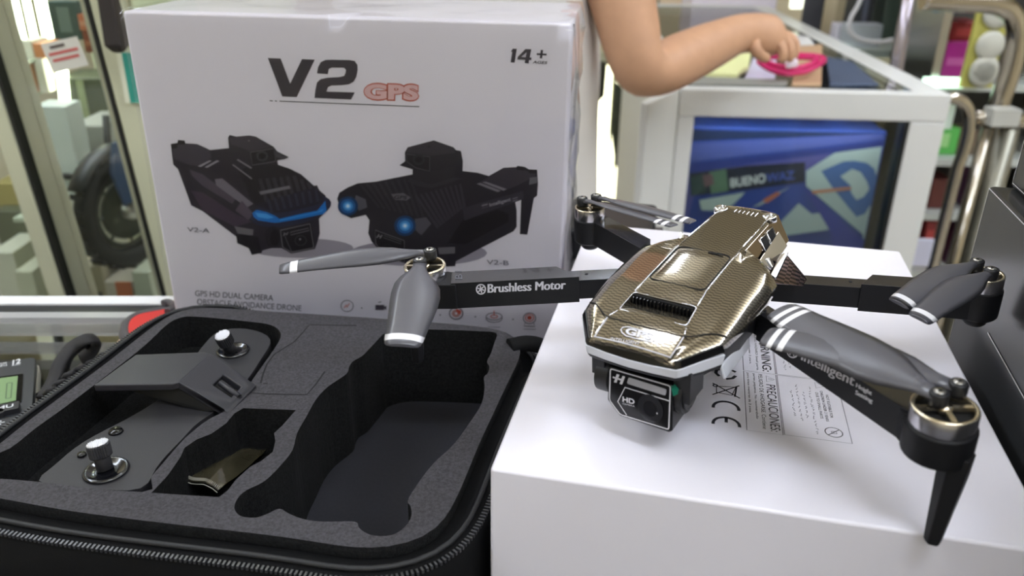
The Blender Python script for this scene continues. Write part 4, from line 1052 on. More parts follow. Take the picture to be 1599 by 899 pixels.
def stick(cup_px, top_px, r_cup, h, lean_px, name):
    c = WR(*cup_px); T = Matrix.Translation(c)
    cm = MB()
    cm.lathe([(r_cup * 1.10, -.0002), (r_cup * 1.14, .0006), (r_cup * 1.04, .0014), (r_cup * .92, .0012), (r_cup * .80, .0004), (r_cup * .5, .0002), (0, .0002)], mat('stick_cup', (20, 20, 23), 0.16, coat=0.5), T, 30)
    cm.build('stick_cup', rem, M=RT)
    t = W(*top_px, ZR + h)
    b = V(c.x + (t.x - c.x) * .25, c.y + (t.y - c.y) * .25, ZR + .0004)
    ax = (t - b).normalized(); q = V(0, 0, 1).rotation_difference(ax).to_matrix().to_4x4(); T2 = Matrix.Translation(b) @ q; H = (t - b).length
    st = MB(); n = 26; rr = r_cup * .56
    st.lathe([(rr * .75, 0), (rr * .72, H * .45), (rr * .72, H * .5)], M_rem, T2, 20)
    rings = []
    for z, s in ((H * .48, .92), (H * .52, 1.0), (H * .93, 1.04), (H * .985, .96)):
        rings.append([T2 @ V(rr * s * (1.0 if j % 2 else .9) * math.cos(2 * PI * j / (2 * n)), rr * s * (1.0 if j % 2 else .9) * math.sin(2 * PI * j / (2 * n)), z) for j in range(2 * n)])
    st.loft(rings, M_rem, smooth=False); so_ = st.build('stick', rem, M=RT)
    tp = MB(); M_tip = mat('stick_tip_silver', (240, 240, 244), 0.3, metal=0.35)
    tp.lathe([(rr * .93, H * .97), (rr * .90, H * 1.01), (0, H * 1.01)], M_tip, T2, 22)
    for i in range(-4, 5):
        for j in range(-4, 5):
            x, y = i * rr * .2, j * rr * .2
            if x * x + y * y < (rr * .88) ** 2:
                s = rr * .085; z0 = H * 1.005; z1 = z0 + rr * .22
                tp.add([T2 @ V(x - s, y - s, z0), T2 @ V(x + s, y - s, z0), T2 @ V(x + s, y + s, z0), T2 @ V(x - s, y + s, z0), T2 @ V(x, y, z1)], [(0, 1, 4), (1, 2, 4), (2, 3, 4), (3, 0, 4)], M_tip)
    to = tp.build('silver_tip', so_); to['kind'] = 'stuff'; to.matrix_parent_inverse = Matrix.Identity(4)
stick((166, 735), (152, 692), .0088, .0125, None, 'front')
stick((364, 548), (347, 523), .0082, .0125, None, 'back')
# folded phone clip bridging the control
HC = .0155
def CL(u, v, dz=0.0): return W(u, v, ZR + HC + dz)
tA = [CL(146, 601), CL(212, 553), CL(318, 549), CL(330, 552), CL(280, 596), CL(268, 599)]
cm = MB(); cm.prism(tA, (0, 0, -.0040), M_rem2)
s0, s1 = CL(279, 596), CL(329, 551)
e0, e1 = W(350, 640, ZR + .0035), W(393, 596, ZR + .0050)
nsl = (s1 - s0).cross(e0 - s0).normalized()
if nsl.z < 0: nsl = -nsl
def sl_(a, b): return s0.lerp(s1, b).lerp(e0.lerp(e1, b), a)
quad = [sl_(0, 0), sl_(0, 1), sl_(1, 1), sl_(1, 0)]
hole = [sl_(.50, .38), sl_(.50, .74), sl_(.92, .74), sl_(.92, .38)]
cm.prism(quad, -nsl * .0042, M_rem2, holes=[hole])
cm.prism([sl_(1, 0), sl_(1, 1), sl_(1, 1) + V(0, 0, -.0045), sl_(1, 0) + V(0, 0, -.0035)], (sl_(1, 0) - sl_(0, 0)).normalized() * .003, M_rem2)
cm.build('phone_clip', rem, M=RT, bevel=.0012, seg=3)
fr = [CL(146, 601, -.002), CL(268, 599, -.002), CL(280, 596, -.002), sl_(.95, .02) - nsl * .002, sl_(.62, .03) - nsl * .010, CL(266, 600, -.0085), CL(172, 602, -.0085), CL(146, 604, -.0125)]
MB().prism(fr, V(.0004, .0022, 0), mat('clip_inner_black', (12, 12, 13), .6)).build('clip_front_wall', rem, M=RT, bevel=.0005)
sp = MB(); sp.tube([sl_(.55, .56) - nsl * .0012, sl_(1.02, .50) - nsl * .0004], .0016, M_rem2, 10); sp.build('clip_spring', rem, M=RT)
bk = [CL(214, 556, -.0022), CL(318, 552, -.0022), W(318, 575, ZR), W(226, 572, ZR)]
MB().prism(bk, V(0, -.002, 0), M_black).build('clip_back_wall', rem, M=RT)
# small buttons beside the sticks
MB().lathe([(0, .0014), (.0018, .0014), (.0022, 0)], M_black_gloss, Matrix.Translation(WR(128, 711)), 14).build('button', rem, M=RT)
MB().lathe([(0, .0012), (.0030, .0012), (.0036, 0)], M_black_gloss, Matrix.Translation(WR(181, 674)), 16).build('button', rem, M=RT)

# ------------------------------------------------------------------ clear pouch in the small pocket
zb_ = ZF - .0295
pouch = empty('clear_pouch', W(345, 715, zb_ + .0003)); PT = Matrix.Translation(-Vector(pouch.location))
tag(pouch, 'folded clear plastic pouch with a ridged seal in the small foam pocket', 'pouch')
M_pouch = mat('pouch_film', (58, 54, 40), 0.16, spec=0.8, coat=0.8, noise=.35, nscale=60)
a0, a1, a2, a3 = W(263, 752, zb_ + .010), W(340, 764, zb_ + .010), W(425, 694, zb_ + .004), W(348, 680, zb_ + .004)
gx = MB(); nx_, ny_ = 12, 12; vs = []
random.seed(11)
for j in range(ny_ + 1):
    for i in range(nx_ + 1):
        u, w = i / nx_, j / ny_
        p = a0.lerp(a1, u).lerp(a3.lerp(a2, u), w)
        p.z += .0045 * math.sin(PI * u) * (1 - w * .4) + .0012 * math.sin(9 * u + 5 * w) + random.uniform(-.0003, .0003) - .004 * (1 - math.sin(PI * min(1, w * 1.2 + .1))) * .3
        vs.append(p)
gx.add(vs, [(j * (nx_ + 1) + i, j * (nx_ + 1) + i + 1, (j + 1) * (nx_ + 1) + i + 1, (j + 1) * (nx_ + 1) + i) for j in range(ny_) for i in range(nx_)], M_pouch, True)
gx.build('film', pouch, M=PT, recalc=False)
edge = [vs[i] + V(0, 0, .0004) for i in range(nx_ + 1)]
ed_ = MB(); M_seal = mat('pouch_seal', (150, 146, 136), 0.25)
ed_.tube([p + V(0, -.0008, -.001) for p in edge], .00025, M_seal, 5)
for i in range(40):
    t = i / 39 * (nx_ - .001); k = int(t); p = edge[k].lerp(edge[k + 1], t - k)
    ed_.tube([p + V(0, .0002, .0003), p + V(.0002, .0016, .0009)], .00022, M_seal, 4)
es_ = ed_.build('seal_ridge', pouch, M=PT, merge=False); es_['kind'] = 'stuff'
MB().tube([vs[(nx_ + 1) * ny_ + i] + V(0, .0004, .0002) for i in range(nx_ + 1)], .00018, M_seal, 5).build('film_edge', pouch, M=PT)

# ------------------------------------------------------------------ things on the glass left of the case
ZG = ZC
# calculator
k0 = W(56, 556, ZG + .012); k1 = W(50, 640, ZG + .012); k2 = W(0, 566, ZG + .012)
kd = (k1 - k0); kd.z = 0; kd.normalize(); ku = V(kd.y, -kd.x, 0)
if ku.x > 0: ku = -ku
calc = empty('calculator', (k0.x, k0.y, ZG))
tag(calc, 'black desk calculator with a green display at the left edge', 'calculator')
def KP(a, b, z): return V(ku.x * a + kd.x * b, ku.y * a + kd.y * b, z)
M_calc = mat('calculator_black', (44, 46, 50), 0.4)
M_key = mat('calculator_key', (34, 34, 37), 0.35)
def plate(a0_, a1_, b0_, b1_, z0_, z1_, m, name, bev, rad=0.0):
    pts = [KP(a0_, b0_, z0_), KP(a1_, b0_, z0_), KP(a1_, b1_, z0_), KP(a0_, b1_, z0_)]
    if rad: pts = rounded(pts, rad, 4)
    return MB().prism(pts, (0, 0, z1_ - z0_), m).build(name, calc, bevel=bev)
plate(-.001, .105, -.001, .150, 0, .006, mat('calculator_base', (150, 146, 134), 0.5), 'base', .001, .006)
plate(0, .104, 0, .149, .006, .0120, M_calc, 'body', .0010, .006)
def cpx(u, v, z=.0123):
    p = W(u, v, ZG + z) - V(k0.x, k0.y, ZG); return V(p.x, p.y, z)
q = [cpx(28, 588), cpx(25, 626), cpx(-60, 645), cpx(-60, 600)]
MB().prism(rounded(offset(q, .003), .001, 3), (0, 0, .0003), M_black_gloss).build('display_frame', calc)
dm = MB().prism([p + V(0, 0, .0004) for p in q], (0, 0, .0003), mat('lcd_green', (122, 150, 104), 0.3))
for a, b in (((11, 598), (9, 622)), ((19, 597), (17, 621))): dm.line([cpx(*a, .01315), cpx(*b, .01315)], .0007, (0, 0, 1), mat('lcd_segment', (78, 100, 70), 0.4))
dm.line([cpx(11, 598, .01315), cpx(19, 597, .01315)], .0007, (0, 0, 1), MATS['lcd_segment']).line([cpx(9, 622, .01315), cpx(17, 621, .01315)], .0007, (0, 0, 1), MATS['lcd_segment'])
dm.build('display', calc, merge=False)
km = mat('calculator_print', (210, 212, 214), 0.5)
pr_ = MB()
letters(pr_, '12', cpx(19, 570, .0123), cpx(32, 567, .0123), cpx(20, 562, .0123), km, .03)
letters(pr_, 'DIGITS', cpx(-8, 574, .0123), cpx(11, 571, .0123), cpx(-8, 568, .0123), km, .01)
pr_.line([cpx(18, 571, .0123), cpx(32, 568.5, .0123)], .0005, (0, 0, 1), km)
pr_.build('face_lettering', calc, merge=False, recalc=False)
for (u, v, txt) in ((10, 643, 'MU'), (3, 668, '+'), (-14, 650, 'MC'), (-20, 676, 'x')):
    c = cpx(u, v, .012); w_, h_ = .0075, .0045
    pts = [c + KP(a, b, 0) for a, b in ((-w_, -h_), (w_, -h_), (w_, h_), (-w_, h_))]
    ko = MB().prism(rounded(pts, .0015, 3), (0, 0, .0035), M_key).build('key', calc, bevel=.0006)
    tx = MB(); z_ = V(0, 0, .0037); cz = c + z_
    if txt == '+':
        tx.line([cz - KP(.0022, 0, 0), cz + KP(.0022, 0, 0)], .0007, (0, 0, 1), km)
        for s in (-1, 1): tx.disc(cz + KP(0, .0019 * s, 0), KP(.0006, 0, 0), KP(0, .0006, 0), km, 10)
    else:
        letters(tx, txt, cz + KP(.0045, .002, 0), cz + KP(-.0045, .002, 0), cz + KP(.0045, -.002, 0), km, .02)
    tx.build('key_lettering', ko, merge=False, recalc=False)
# red tool with a dark rim
r0 = W(232, 507, ZG + .010)
tool = empty('red_tool', (r0.x, r0.y, ZG)); tag(tool, 'red oval handle with a dark grey rim lying behind the case, beside the retail box', 'tool')
def rel(p): return Vector(p) - V(r0.x, r0.y, ZG)
oc = [rel(W(*p, ZG + .010)) for p in ((196, 520), (200, 506), (215, 496), (240, 490), (262, 487), (270, 494), (255, 506), (235, 520), (212, 532), (200, 531))]
oc = smooth_path(oc, 4, True)
MB().tube(oc, .0045, mat('tool_rim', (74, 70, 74), 0.45), 10, True).build('rim', tool)
MB().prism([p + V(0, 0, -.004) for p in oc], (0, 0, .0075), mat('tool_red', (206, 42, 44), 0.35)).build('red_insert', tool)
MB().prism([p + V(0, 0, -.0098) for p in offset(oc, .001)], (0, 0, .006), MATS['tool_rim']).build('underside', tool)
gr = smooth_path([rel(W(*p, ZG + .016)) for p in ((262, 487), (272, 478), (262, 472), (255, 474))], 4)
MB().tube(gr, .003, MATS['tool_rim'], 8).build('hook', tool)
# card strip
cs = [W(*p, ZG + .0006) for p in ((168, 552), (206, 512), (226, 520), (190, 556))]
cso = MB().prism([p - cs[0] for p in cs], (0, 0, .0012), mat('peach_card', (222, 188, 164), 0.7)).build('card_strip', M=Matrix.Translation(cs[0]))
tag(cso, 'peach coloured card strip sticking out under the red tool', 'card')
# strap looped along the left side of the case
st0 = W(120, 570, ZG)
strap = empty('webbing_strap', st0); tag(strap, 'black ribbed webbing strap looped on the glass left of the case', 'strap')
M_strap = mat('strap_black', (34, 32, 33), 0.7, bump=0.3, bscale=2000)
def sp_(pts): return [Vector(W(u, v, ZG + z)) - st0 for u, v, z in pts]
MB().tube(smooth_path(sp_([(66, 622, .012), (84, 592, .018), (92, 568, .024), (112, 541, .030), (136, 529, .034), (150, 531, .030), (146, 545, .022), (128, 560, .014)]), 5), .0048, M_strap, 8, flat=.45).build('loop', strap)
MB().tube(smooth_path(sp_([(104, 578, .012), (112, 558, .022), (134, 540, .026), (141, 548, .018), (136, 566, .010)]), 5), .0022, M_strap, 8, flat=.5).build('inner_loop', strap)
for u, v in ((160, 559), (141, 570), (124, 579), (106, 589), (92, 602), (78, 613)):
    MB().tube(sp_([(u - 8, v + 2, .018), (u - 3, v - 4, .022), (u + 6, v - 7, .022), (u + 12, v - 6, .017)]), .0016, M_strap, 6).build('rib', strap)
MB().tube(smooth_path(sp_([(66, 622, .006), (100, 598, .008), (136, 575, .008), (168, 558, .007)]), 4), .0060, M_strap, 8, flat=.7).build('band', strap)

# ------------------------------------------------------------------ down the shop: helpers for upright things facing the counter
def facing(name, px, py, d, z=None, rot=0.0):
    """an Empty at a point d metres down the shop, turned to face along the aisle"""
    p = G(px, py, d)
    if z is not None: p.z = z
    a = math.atan2(RGT.y, RGT.x) + rot
    o = empty(name, p); o.rotation_euler.z = a
    return o
def extent(px0, py0, px1, py1, d):
    """left, right, top, bottom (metres) of an upright face seen between two pixels at distance d"""
    mx, my = (px0 + px1) / 2, (py0 + py1) / 2
    a = G(px0, my, d); b = G(px1, my, d); t = G(mx, py0, d); u = G(mx, py1, d)
    return a.dot(RGT), b.dot(RGT), t.z, u.z
def FB(px0, py0, px1, py1, d):
    x0, x1, zt, zb = extent(px0, py0, px1, py1, d); return x0, x1, zt, zb
def fpos(s, d, z): 
    base = V(CAM[0], CAM[1], 0); k = s - base.dot(RGT)
    p = base + RGT * k + FWD * d; return V(p.x, p.y, z)
AISLE = math.atan2(RGT.y, RGT.x)
def thing_at(name, s, d, z, label, cat, group=None, rot=0.0):
    o = empty(name, fpos(s, d, z)); o.rotation_euler.z = AISLE + rot
    tag(o, label, cat, group); return o
def boxed(name, label, cat, px0, py0, px1, py1, d, depth, rgb, floor_z=None, group=None, decals=(), rough=0.5, rot=0.0, emit=0.0):
    x0, x1, zt, zb = FB(px0, py0, px1, py1, d)
    if floor_z is not None: zb = floor_z
    s = (x0 + x1) / 2; w = (x1 - x0) / 2
    o = thing_at(name, s, d + depth / 2, zb, label, cat, group, rot)
    m = mat('goods_%02x%02x%02x%s' % (*rgb, 'e' if emit else ''), rgb, rough, emit=emit)
    MB().box(-w, w, -depth / 2, depth / 2, 0, zt - zb, m).build('carton', o, bevel=min(.003, w * .1))
    H = zt - zb
    for i, (a0, a1, b0, b1, c) in enumerate(decals):
        MB().box(-w + 2 * w * a0, -w + 2 * w * a1, -depth / 2 - .0012 - .0003 * i, -depth / 2 + .001, H * b0, H * b1, mat('goods_%02x%02x%02x' % c, c, rough)).build('printed_panel', o)
    return o

# ------------------------------------------------------------------ left glass cabinet
DC = 1.00                                                   # distance of its glass front
LZ = G(150, 485, DC + .18).z                                # level of the shelf hidden behind the counter
cab = thing_at('glass_cabinet', FB(60, 100, 61, 101, DC)[0], DC, FLOOR, 'glass display cabinet with pale metal posts, left behind the counter', 'cabinet')
c_s = FB(60, 100, 61, 101, DC)[0]
def cbox(x0, x1, d0, d1, z0, z1, m, name, **k): return MB().box(x0 - c_s, x1 - c_s, d0 - DC, d1 - DC, z0 - FLOOR, z1 - FLOOR, m).build(name, cab, **k)
M_post = mat('cabinet_post', (204, 206, 180), 0.35, metal=0.25)
M_gask = mat('gasket_black', (22, 24, 22), 0.5)
ZT = 0.62
LEAN = math.radians(-4.2)
def cpost(x0, x1, d0, d1, m, name, **k):
    h = G(150, 460, DC).z - FLOOR; xm = (x0 + x1) / 2 - c_s
    M2 = Matrix.Translation((xm, 0, h)) @ Matrix.Rotation(LEAN, 4, 'Y') @ Matrix.Translation((-xm, 0, -h))
    return MB().box(x0 - c_s, x1 - c_s, d0 - DC, d1 - DC, 0.02, ZT - FLOOR, m).build(name, cab, M=M2, **k)
for (a, b, g0, g1) in ((84, 109, 110, 114.5), (266, 310, 258, 263.5)):
    x0 = FB(a, 460, b, 461, DC)[0]; x1 = FB(a, 460, b, 461, DC)[1]
    cpost(x0, x1, DC - .012, DC + .014, M_post, 'post', bevel=.002)
    y0 = FB(g0, 460, g1, 461, DC)[0]; y1 = FB(g0, 460, g1, 461, DC)[1]
    cpost(y0, y1, DC - .010, DC + .008, M_gask, 'gasket')
    cpost(x0 - .018 if a > 150 else y1 + .003, (x0 - .008) if a > 150 else y1 + .022, DC + .002, DC + .02, mat('post_inner', (228, 224, 204), 0.4), 'inner_post')
xa = FB(-120, 200, 0, 201, DC)[0]; xb = FB(0, 200, 330, 201, DC)[1]
cbox(xa, xb, DC, DC + .004, LZ, ZT, M_glass, 'front_glass')
cbox(xa, xb, DC - .01, DC + .46, LZ - .03, LZ, mat('cabinet_shelf', (206, 204, 188), 0.4), 'shelf')
cbox(xa, xb, DC - .01, DC + .01, FLOOR, LZ - .03, M_whiteframe, 'base_panel')
cbox(xa + .05, xb - .02, DC + .06, DC + .09, ZT - .03, ZT - .01, mat('cabinet_lamp', (246, 252, 226), .5, emit=16.0), 'top_lamp')  # glowing bar out of view, added to brighten the cabinet inside
cbox(xa, xb, DC + .45, DC + .46, LZ, ZT, mat('cabinet_back', (196, 198, 170), 0.6), 'back_panel')
MZ = G(100, 300, DC + .24).z                                # middle glass shelf
cbox(FB(62, 300, 150, 301, DC + .2)[0], FB(62, 300, 138, 301, DC + .2)[1], DC + .12, DC + .45, MZ - .006, MZ, mat('shelf_edge_glass', (196, 206, 186), 0.15), 'glass_shelf')
# lit tubes at the top of the cabinet
M_tube = mat('lit_tube', (246, 250, 222), 0.5, emit=9.0)
for i, (a, b, y0, y1) in enumerate(((14, 22, 8, 64), (30, 40, 8, 62), (50, 66, 10, 62))):
    x0, x1, zt, zb = FB(a, y0, b, y1, DC + .40)
    o = thing_at('light_tube', (x0 + x1) / 2, DC + .425, zb, 'upright lit tube at the back of the left cabinet, %s of three' % ('leftmost', 'middle', 'rightmost')[i], 'lamp', 'lit tubes in the left cabinet')
    MB().lathe([(0, 0), ((x1 - x0) / 2, 0), ((x1 - x0) / 2, zt - zb + .2), (0, zt - zb + .2)], M_tube, None, 14).build('glass', o)
    MB().lathe([(0, -.02), ((x1 - x0) / 2 * 1.1, -.02), ((x1 - x0) / 2 * 1.1, .0), (0, 0)], M_alu, None, 14).build('cap', o)
x0, x1, zt, zb = FB(72, 70, 92, 160, DC + .30)
o = thing_at('light_tube', (x0 + x1) / 2, DC + .32, zb, 'short slanted lit tube above the white machine in the left cabinet', 'lamp', 'lit tubes in the left cabinet'); o.rotation_euler.y = .12
MB().lathe([(0, 0), (.008, 0), (.008, zt - zb), (0, zt - zb)], M_tube, None, 14).build('glass', o)
# goods in the cabinet
WHT = (224, 222, 206)
boxed('white_machine', 'white machine with a black oval grip on the middle shelf of the left cabinet', 'machine', 58, 166, 110, 240, DC + .16, .045, (206, 214, 208), MZ)
x0, x1, zt, zb = FB(80, 190, 106, 201, DC + .155)
gp = MB(); gp.lathe([(0, 0), (1, .1), (1, .9), (0, 1)], M_gask, Matrix.Translation(((x0 + x1) / 2, 0, 0)), 12)
mo = bpy.data.objects['white_machine']
w_ = (x1 - x0) / 2
MB().lathe([(0, -.004), (w_ * .7, -.004), (w_, 0), (w_ * .7, .004), (0, .004)], M_gask, Matrix.Translation((.006, -.0245, .052)) @ Matrix.Scale(.42, 4, (0, 0, 1)) @ Matrix.Rotation(PI / 2, 4, 'X'), 20).build('grip', mo)
MB().box(-.026, .05, -.029, -.022, .001, .008, mat('machine_glare_white', (250, 250, 236), 0.2)).build('painted_glare', mo)  # reflective glare along the machine foot, painted as a white bar
boxed('olive_box', 'olive grey box below the middle shelf of the left cabinet', 'box', 80, 262, 132, 300, DC + .22, .08, (150, 148, 112), None)
boxed('white_box', 'white box with two grey squares on the left cabinet shelf', 'box', 86, 312, 146, 395, DC + .14, .09, WHT, LZ, None, ((.36, .62, .55, .75, (130, 128, 118)), (.5, .85, .36, .54, (140, 138, 126)), (.02, .06, .2, 1, (160, 160, 146))))
boxed('grey_box', 'grey and black box behind the slanted tube in the left cabinet', 'box', 116, 196, 166, 262, DC + .22, .10, (170, 170, 162), None, None, ((0, 1, .0, .3, (70, 72, 66)),))
boxed('beige_box', 'beige box with a dark square in front of the tyre in the left cabinet', 'box', 121, 416, 163, 462, DC + .06, .06, (186, 176, 150), LZ, None, ((.6, .85, .35, .7, (96, 90, 78)),))
boxed('orange_box', 'white and orange box under the tyre in the left cabinet', 'box', 165, 440, 207, 470, DC + .05, .05, (214, 204, 190), LZ, None, ((.42, 1, .0, 1, (206, 110, 62)),))
boxed('small_white_box', 'small white box with a dark spot beside the right post of the left cabinet', 'box', 209, 425, 236, 466, DC + .04, .05, (200, 204, 186), LZ, None, ((.3, .62, .45, .72, (70, 72, 64)),))
boxed('dark_box', 'dark green box behind the packs in the left cabinet', 'box', 95, 122, 170, 196, DC + .32, .08, (78, 84, 62), None, None, ((.4, .55, .1, .95, (150, 160, 120)),))
boxed('yellow_box', 'yellowish box left of the left cabinet post', 'box', -6, 286, 34, 326, DC + .25, .08, (178, 164, 104), None)
boxed('green_box', 'dark green box left of the left cabinet post', 'box', -6, 330, 44, 384, DC + .22, .08, (96, 100, 80), None)
boxed('white_carton', 'white carton at the far left bottom of the left cabinet', 'box', -6, 394, 30, 470, DC + .14, .09, (208, 208, 190), LZ)
boxed('pale_carton', 'pale carton beside the left cabinet post', 'box', 28, 424, 56, 470, DC + .10, .08, (196, 196, 172), LZ)  # one even pale colour on every side
for k_, (yy, nm2) in enumerate(((84, 'upper'), (136, 'lower'))):
    z2 = G(44, yy, DC + .34).z
    cbox(FB(-20, yy, 76, yy + 1, DC + .34)[0], FB(-20, yy, 76, yy + 1, DC + .34)[1], DC + .26, DC + .40, z2 - .005, z2, mat('shelf_edge_glass', (196, 206, 186), 0.15), 'glass_shelf')
for nm2, lb2, a, b, c, d_, rgb in (('brown_box', 'small brown box on the upper glass shelf under the lit tubes', 14, 68, 32, 84, (140, 100, 66)), ('white_pack', 'small white pack between the brown and orange boxes on the upper glass shelf', 34, 64, 50, 84, (236, 232, 214)),
        ('small_orange_box', 'small orange box on the upper glass shelf under the lit tubes', 52, 68, 68, 84, (216, 140, 90)), ('cream_pack', 'cream pack at the left of the lower glass shelf', 18, 92, 38, 136, (240, 230, 206)),
        ('peach_pack', 'peach pack in the middle of the lower glass shelf', 40, 100, 54, 136, (222, 164, 124)), ('tall_white_pack', 'tall white pack at the right of the lower glass shelf', 56, 90, 70, 136, (244, 240, 224))):
    boxed(nm2, lb2, 'pack', a, b, c, d_, DC + .30, .05, rgb, G(44, d_, DC + .34).z, 'small packs on the glass shelves of the left cabinet')
# hanging packs and the sign
PK = [('teal_pack', 'dark teal pack with a pale figure hanging over the white sign', 78, 2, 124, 62, (62, 88, 86), ((.3, .7, .2, .85, (120, 140, 136)),)),
      ('orange_pack', 'orange pack hanging right of the teal pack', 122, 22, 148, 48, (212, 122, 88), ((.1, .9, .3, .6, (226, 160, 130)),)),
      ('red_pack', 'red brown pack hanging under the orange pack', 130, 46, 160, 82, (150, 76, 52), ((.1, .9, .3, .5, (190, 120, 90)),))]
for nm_, lb_, a, b, c, d_, rgb, dc in PK: 
    o = boxed(nm_, lb_, 'pack', a, b, c, d_, DC + .10, .02, rgb, None, 'hanging packs in the left cabinet', dc)
    x0, x1, zt, zb = FB(a, b, c, d_, DC + .10)
    MB().tube([V(0, 0, zt - zb), V(0, 0, ZT - zb)], .0015, M_steel, 6).build('hanger', o)
x0, x1, zt, zb = FB(76, 62, 136, 108, DC - .014)
sg = thing_at('paper_sign', (x0 + x1) / 2, DC - .0135, zb, 'white paper sign with red lines stuck on the left cabinet glass', 'sign'); sg.rotation_euler.y = -.22
h_ = zt - zb; w_ = (x1 - x0) / 2
MB().box(-w_, w_, -.0006, .0006, 0, h_, mat('sign_paper', (216, 214, 204), 0.6)).build('sheet', sg)
ml = MB()
for k, (f0, f1, c) in enumerate(((.2, .6, (90, 80, 76)), (.1, .9, (196, 96, 92)), (.14, .86, (196, 96, 92)))):
    ml.box(-w_ + 2 * w_ * f0, -w_ + 2 * w_ * f1, -.0012, -.0006, h_ * (.78 - .22 * k), h_ * (.88 - .22 * k), mat('sign_red_%d' % k, c, 0.6))
so2 = ml.build('text_lines', sg); so2['kind'] = 'stuff'
x0, x1, zt, zb = FB(164, -4, 192, 82, DC - .05)
bg_ = thing_at('black_bag', (x0 + x1) / 2, DC - .05, zb, 'black pouch hanging in front of the left cabinet post beside the retail box', 'bag')
w_ = (x1 - x0) / 2; h_ = zt - zb
MB().loft([[V(-w_ * .5, -.005, 0), V(w_ * .5, -.005, 0), V(w_ * .5, .005, 0), V(-w_ * .5, .005, 0)], [V(-w_ * .9, -.015, h_ * .15), V(w_, -.015, h_ * .15), V(w_, .015, h_ * .15), V(-w_ * .9, .015, h_ * .15)], [V(-w_, -.01, h_ * .9), V(w_ * .8, -.01, h_ * .9), V(w_ * .8, .01, h_ * .9), V(-w_, .01, h_ * .9)], [V(-w_ * .3, -.004, ZT - zb), V(w_ * .3, -.004, ZT - zb), V(w_ * .3, .004, ZT - zb), V(-w_ * .3, .004, ZT - zb)]], mat('bag_black', (44, 38, 36), 0.7)).build('pouch_body', bg_, bevel=.003)
x0, x1, zt, zb = FB(198, 82, 216, 160, DC - .016)
tl = thing_at('teal_label', (x0 + x1) / 2, DC - .0175, zb, 'teal and white tag stuck on the right post of the left cabinet', 'label')
MB().box((x0 - x1) / 2, (x1 - x0) / 2, -.001, .001, 0, zt - zb, mat('tag_teal', (46, 150, 134), 0.5)).box((x0 - x1) / 2 - .006, (x0 - x1) / 2, -.001, .001, 0, zt - zb, mat('tag_white', (220, 222, 200), 0.5)).build('card', tl)
# toy motorcycle standing in the cabinet
mx0, mx1, mzt, mzb = FB(150, 240, 232, 414, DC + .12)
RW = (G(190, 250, DC + .13).z - LZ) / 2 * .92
RW = min(RW, .10)
moto = thing_at('toy_motorcycle', (mx0 + mx1) / 2, DC + .13, LZ, 'black tyred toy motorcycle with blue and white fairing in the left cabinet', 'toy', None, 1.22)
zc0 = G(186, 330, DC + .13).z - LZ
RW = max(.06, (G(186, 238, DC + .13).z - G(186, 414, DC + .13).z) / 2)
z_c = G(186, 326, DC + .13).z - LZ
def xz_ring(r, n=32): return [V(r * math.cos(2 * PI * j / n), 0, z_c + r * math.sin(2 * PI * j / n)) for j in range(n)]
MB().tube(xz_ring(RW * .84), RW * .17, mat('tyre_black', (24, 24, 26), 0.6), 12, True).build('tyre', moto)
for j in range(26):
    a = 2 * PI * j / 26; p = V(RW * 1.0 * math.cos(a), 0, z_c + RW * 1.0 * math.sin(a))
    MB().box(-.004, .004, -RW * .14, RW * .14, -.002, .003, MATS['tyre_black'], Matrix.Translation(p) @ Matrix.Rotation(-a + PI / 2, 4, 'Y')).build('tread_block', moto)
wm = MB(); wm.tube(xz_ring(RW * .62), .004, mat('rim_dark', (80, 82, 74), .35, metal=.6), 8, True).lathe([(0, -.004), (RW * .5, -.004), (RW * .5, .004), (0, .004)], mat('brake_disc', (62, 66, 54), .5), Matrix.Translation((0, 0, z_c)) @ Matrix.Rotation(PI / 2, 4, 'X'), 28)
wm.build('rim', moto)
for j in range(8):
    a = 2 * PI * j / 8
    MB().tube([V(.008 * math.cos(a), 0, z_c + .008 * math.sin(a)), V(RW * .62 * math.cos(a), 0, z_c + RW * .62 * math.sin(a))], .0022, mat('spoke_grey', (110, 112, 104), 0.4, metal=.5), 6).build('spoke', moto)
MB().lathe([(0, -.014), (.014, -.014), (.014, .014), (0, .014)], M_steel, Matrix.Translation((0, 0, z_c)) @ Matrix.Rotation(PI / 2, 4, 'X'), 16).build('hub', moto)
fk = MB()
for s in (-1, 1): fk.tube([V(0, s * .026, z_c), V(.02, s * .024, z_c + RW * 1.5)], .005, M_gask, 8)
fk.build('fork', moto)
MB().loft([[V(-.03, -.030, z_c + RW * .2), V(.03, -.034, z_c + RW * .2), V(.03, -.030, z_c + RW * .25), V(-.03, -.026, z_c + RW * .25)], [V(-.045, -.036, z_c + RW * .8), V(.05, -.040, z_c + RW * .8), V(.05, -.034, z_c + RW * .82), V(-.045, -.03, z_c + RW * .82)], [V(-.03, -.034, z_c + RW * 1.25), V(.05, -.038, z_c + RW * 1.25), V(.05, -.03, z_c + RW * 1.25), V(-.03, -.028, z_c + RW * 1.25)]], mat('fairing_blue', (54, 76, 110), 0.35)).build('fairing', moto, bevel=.002)
MB().box(.004, .022, -.046, -.041, z_c + RW * .3, z_c + RW * 1.1, mat('fairing_white', (206, 200, 200), 0.4)).build('fairing_stripe', moto)
MB().tube([V(RW * 1.06 * math.cos(a), 0, z_c + RW * 1.06 * math.sin(a)) for a in [.5 + .16 * k for k in range(14)]], .016, mat('mudguard', (30, 32, 36), 0.4), 8, flat=.4).build('mudguard', moto)
MB().lathe([(0, -.003), (.006, -.003), (.006, .003), (0, .003)], mat('toy_red_light', (150, 40, 40), 0.4), Matrix.Translation((.02, -.026, z_c - RW * .8)) @ Matrix.Rotation(PI / 2, 4, 'X'), 10).build('red_reflector', moto)

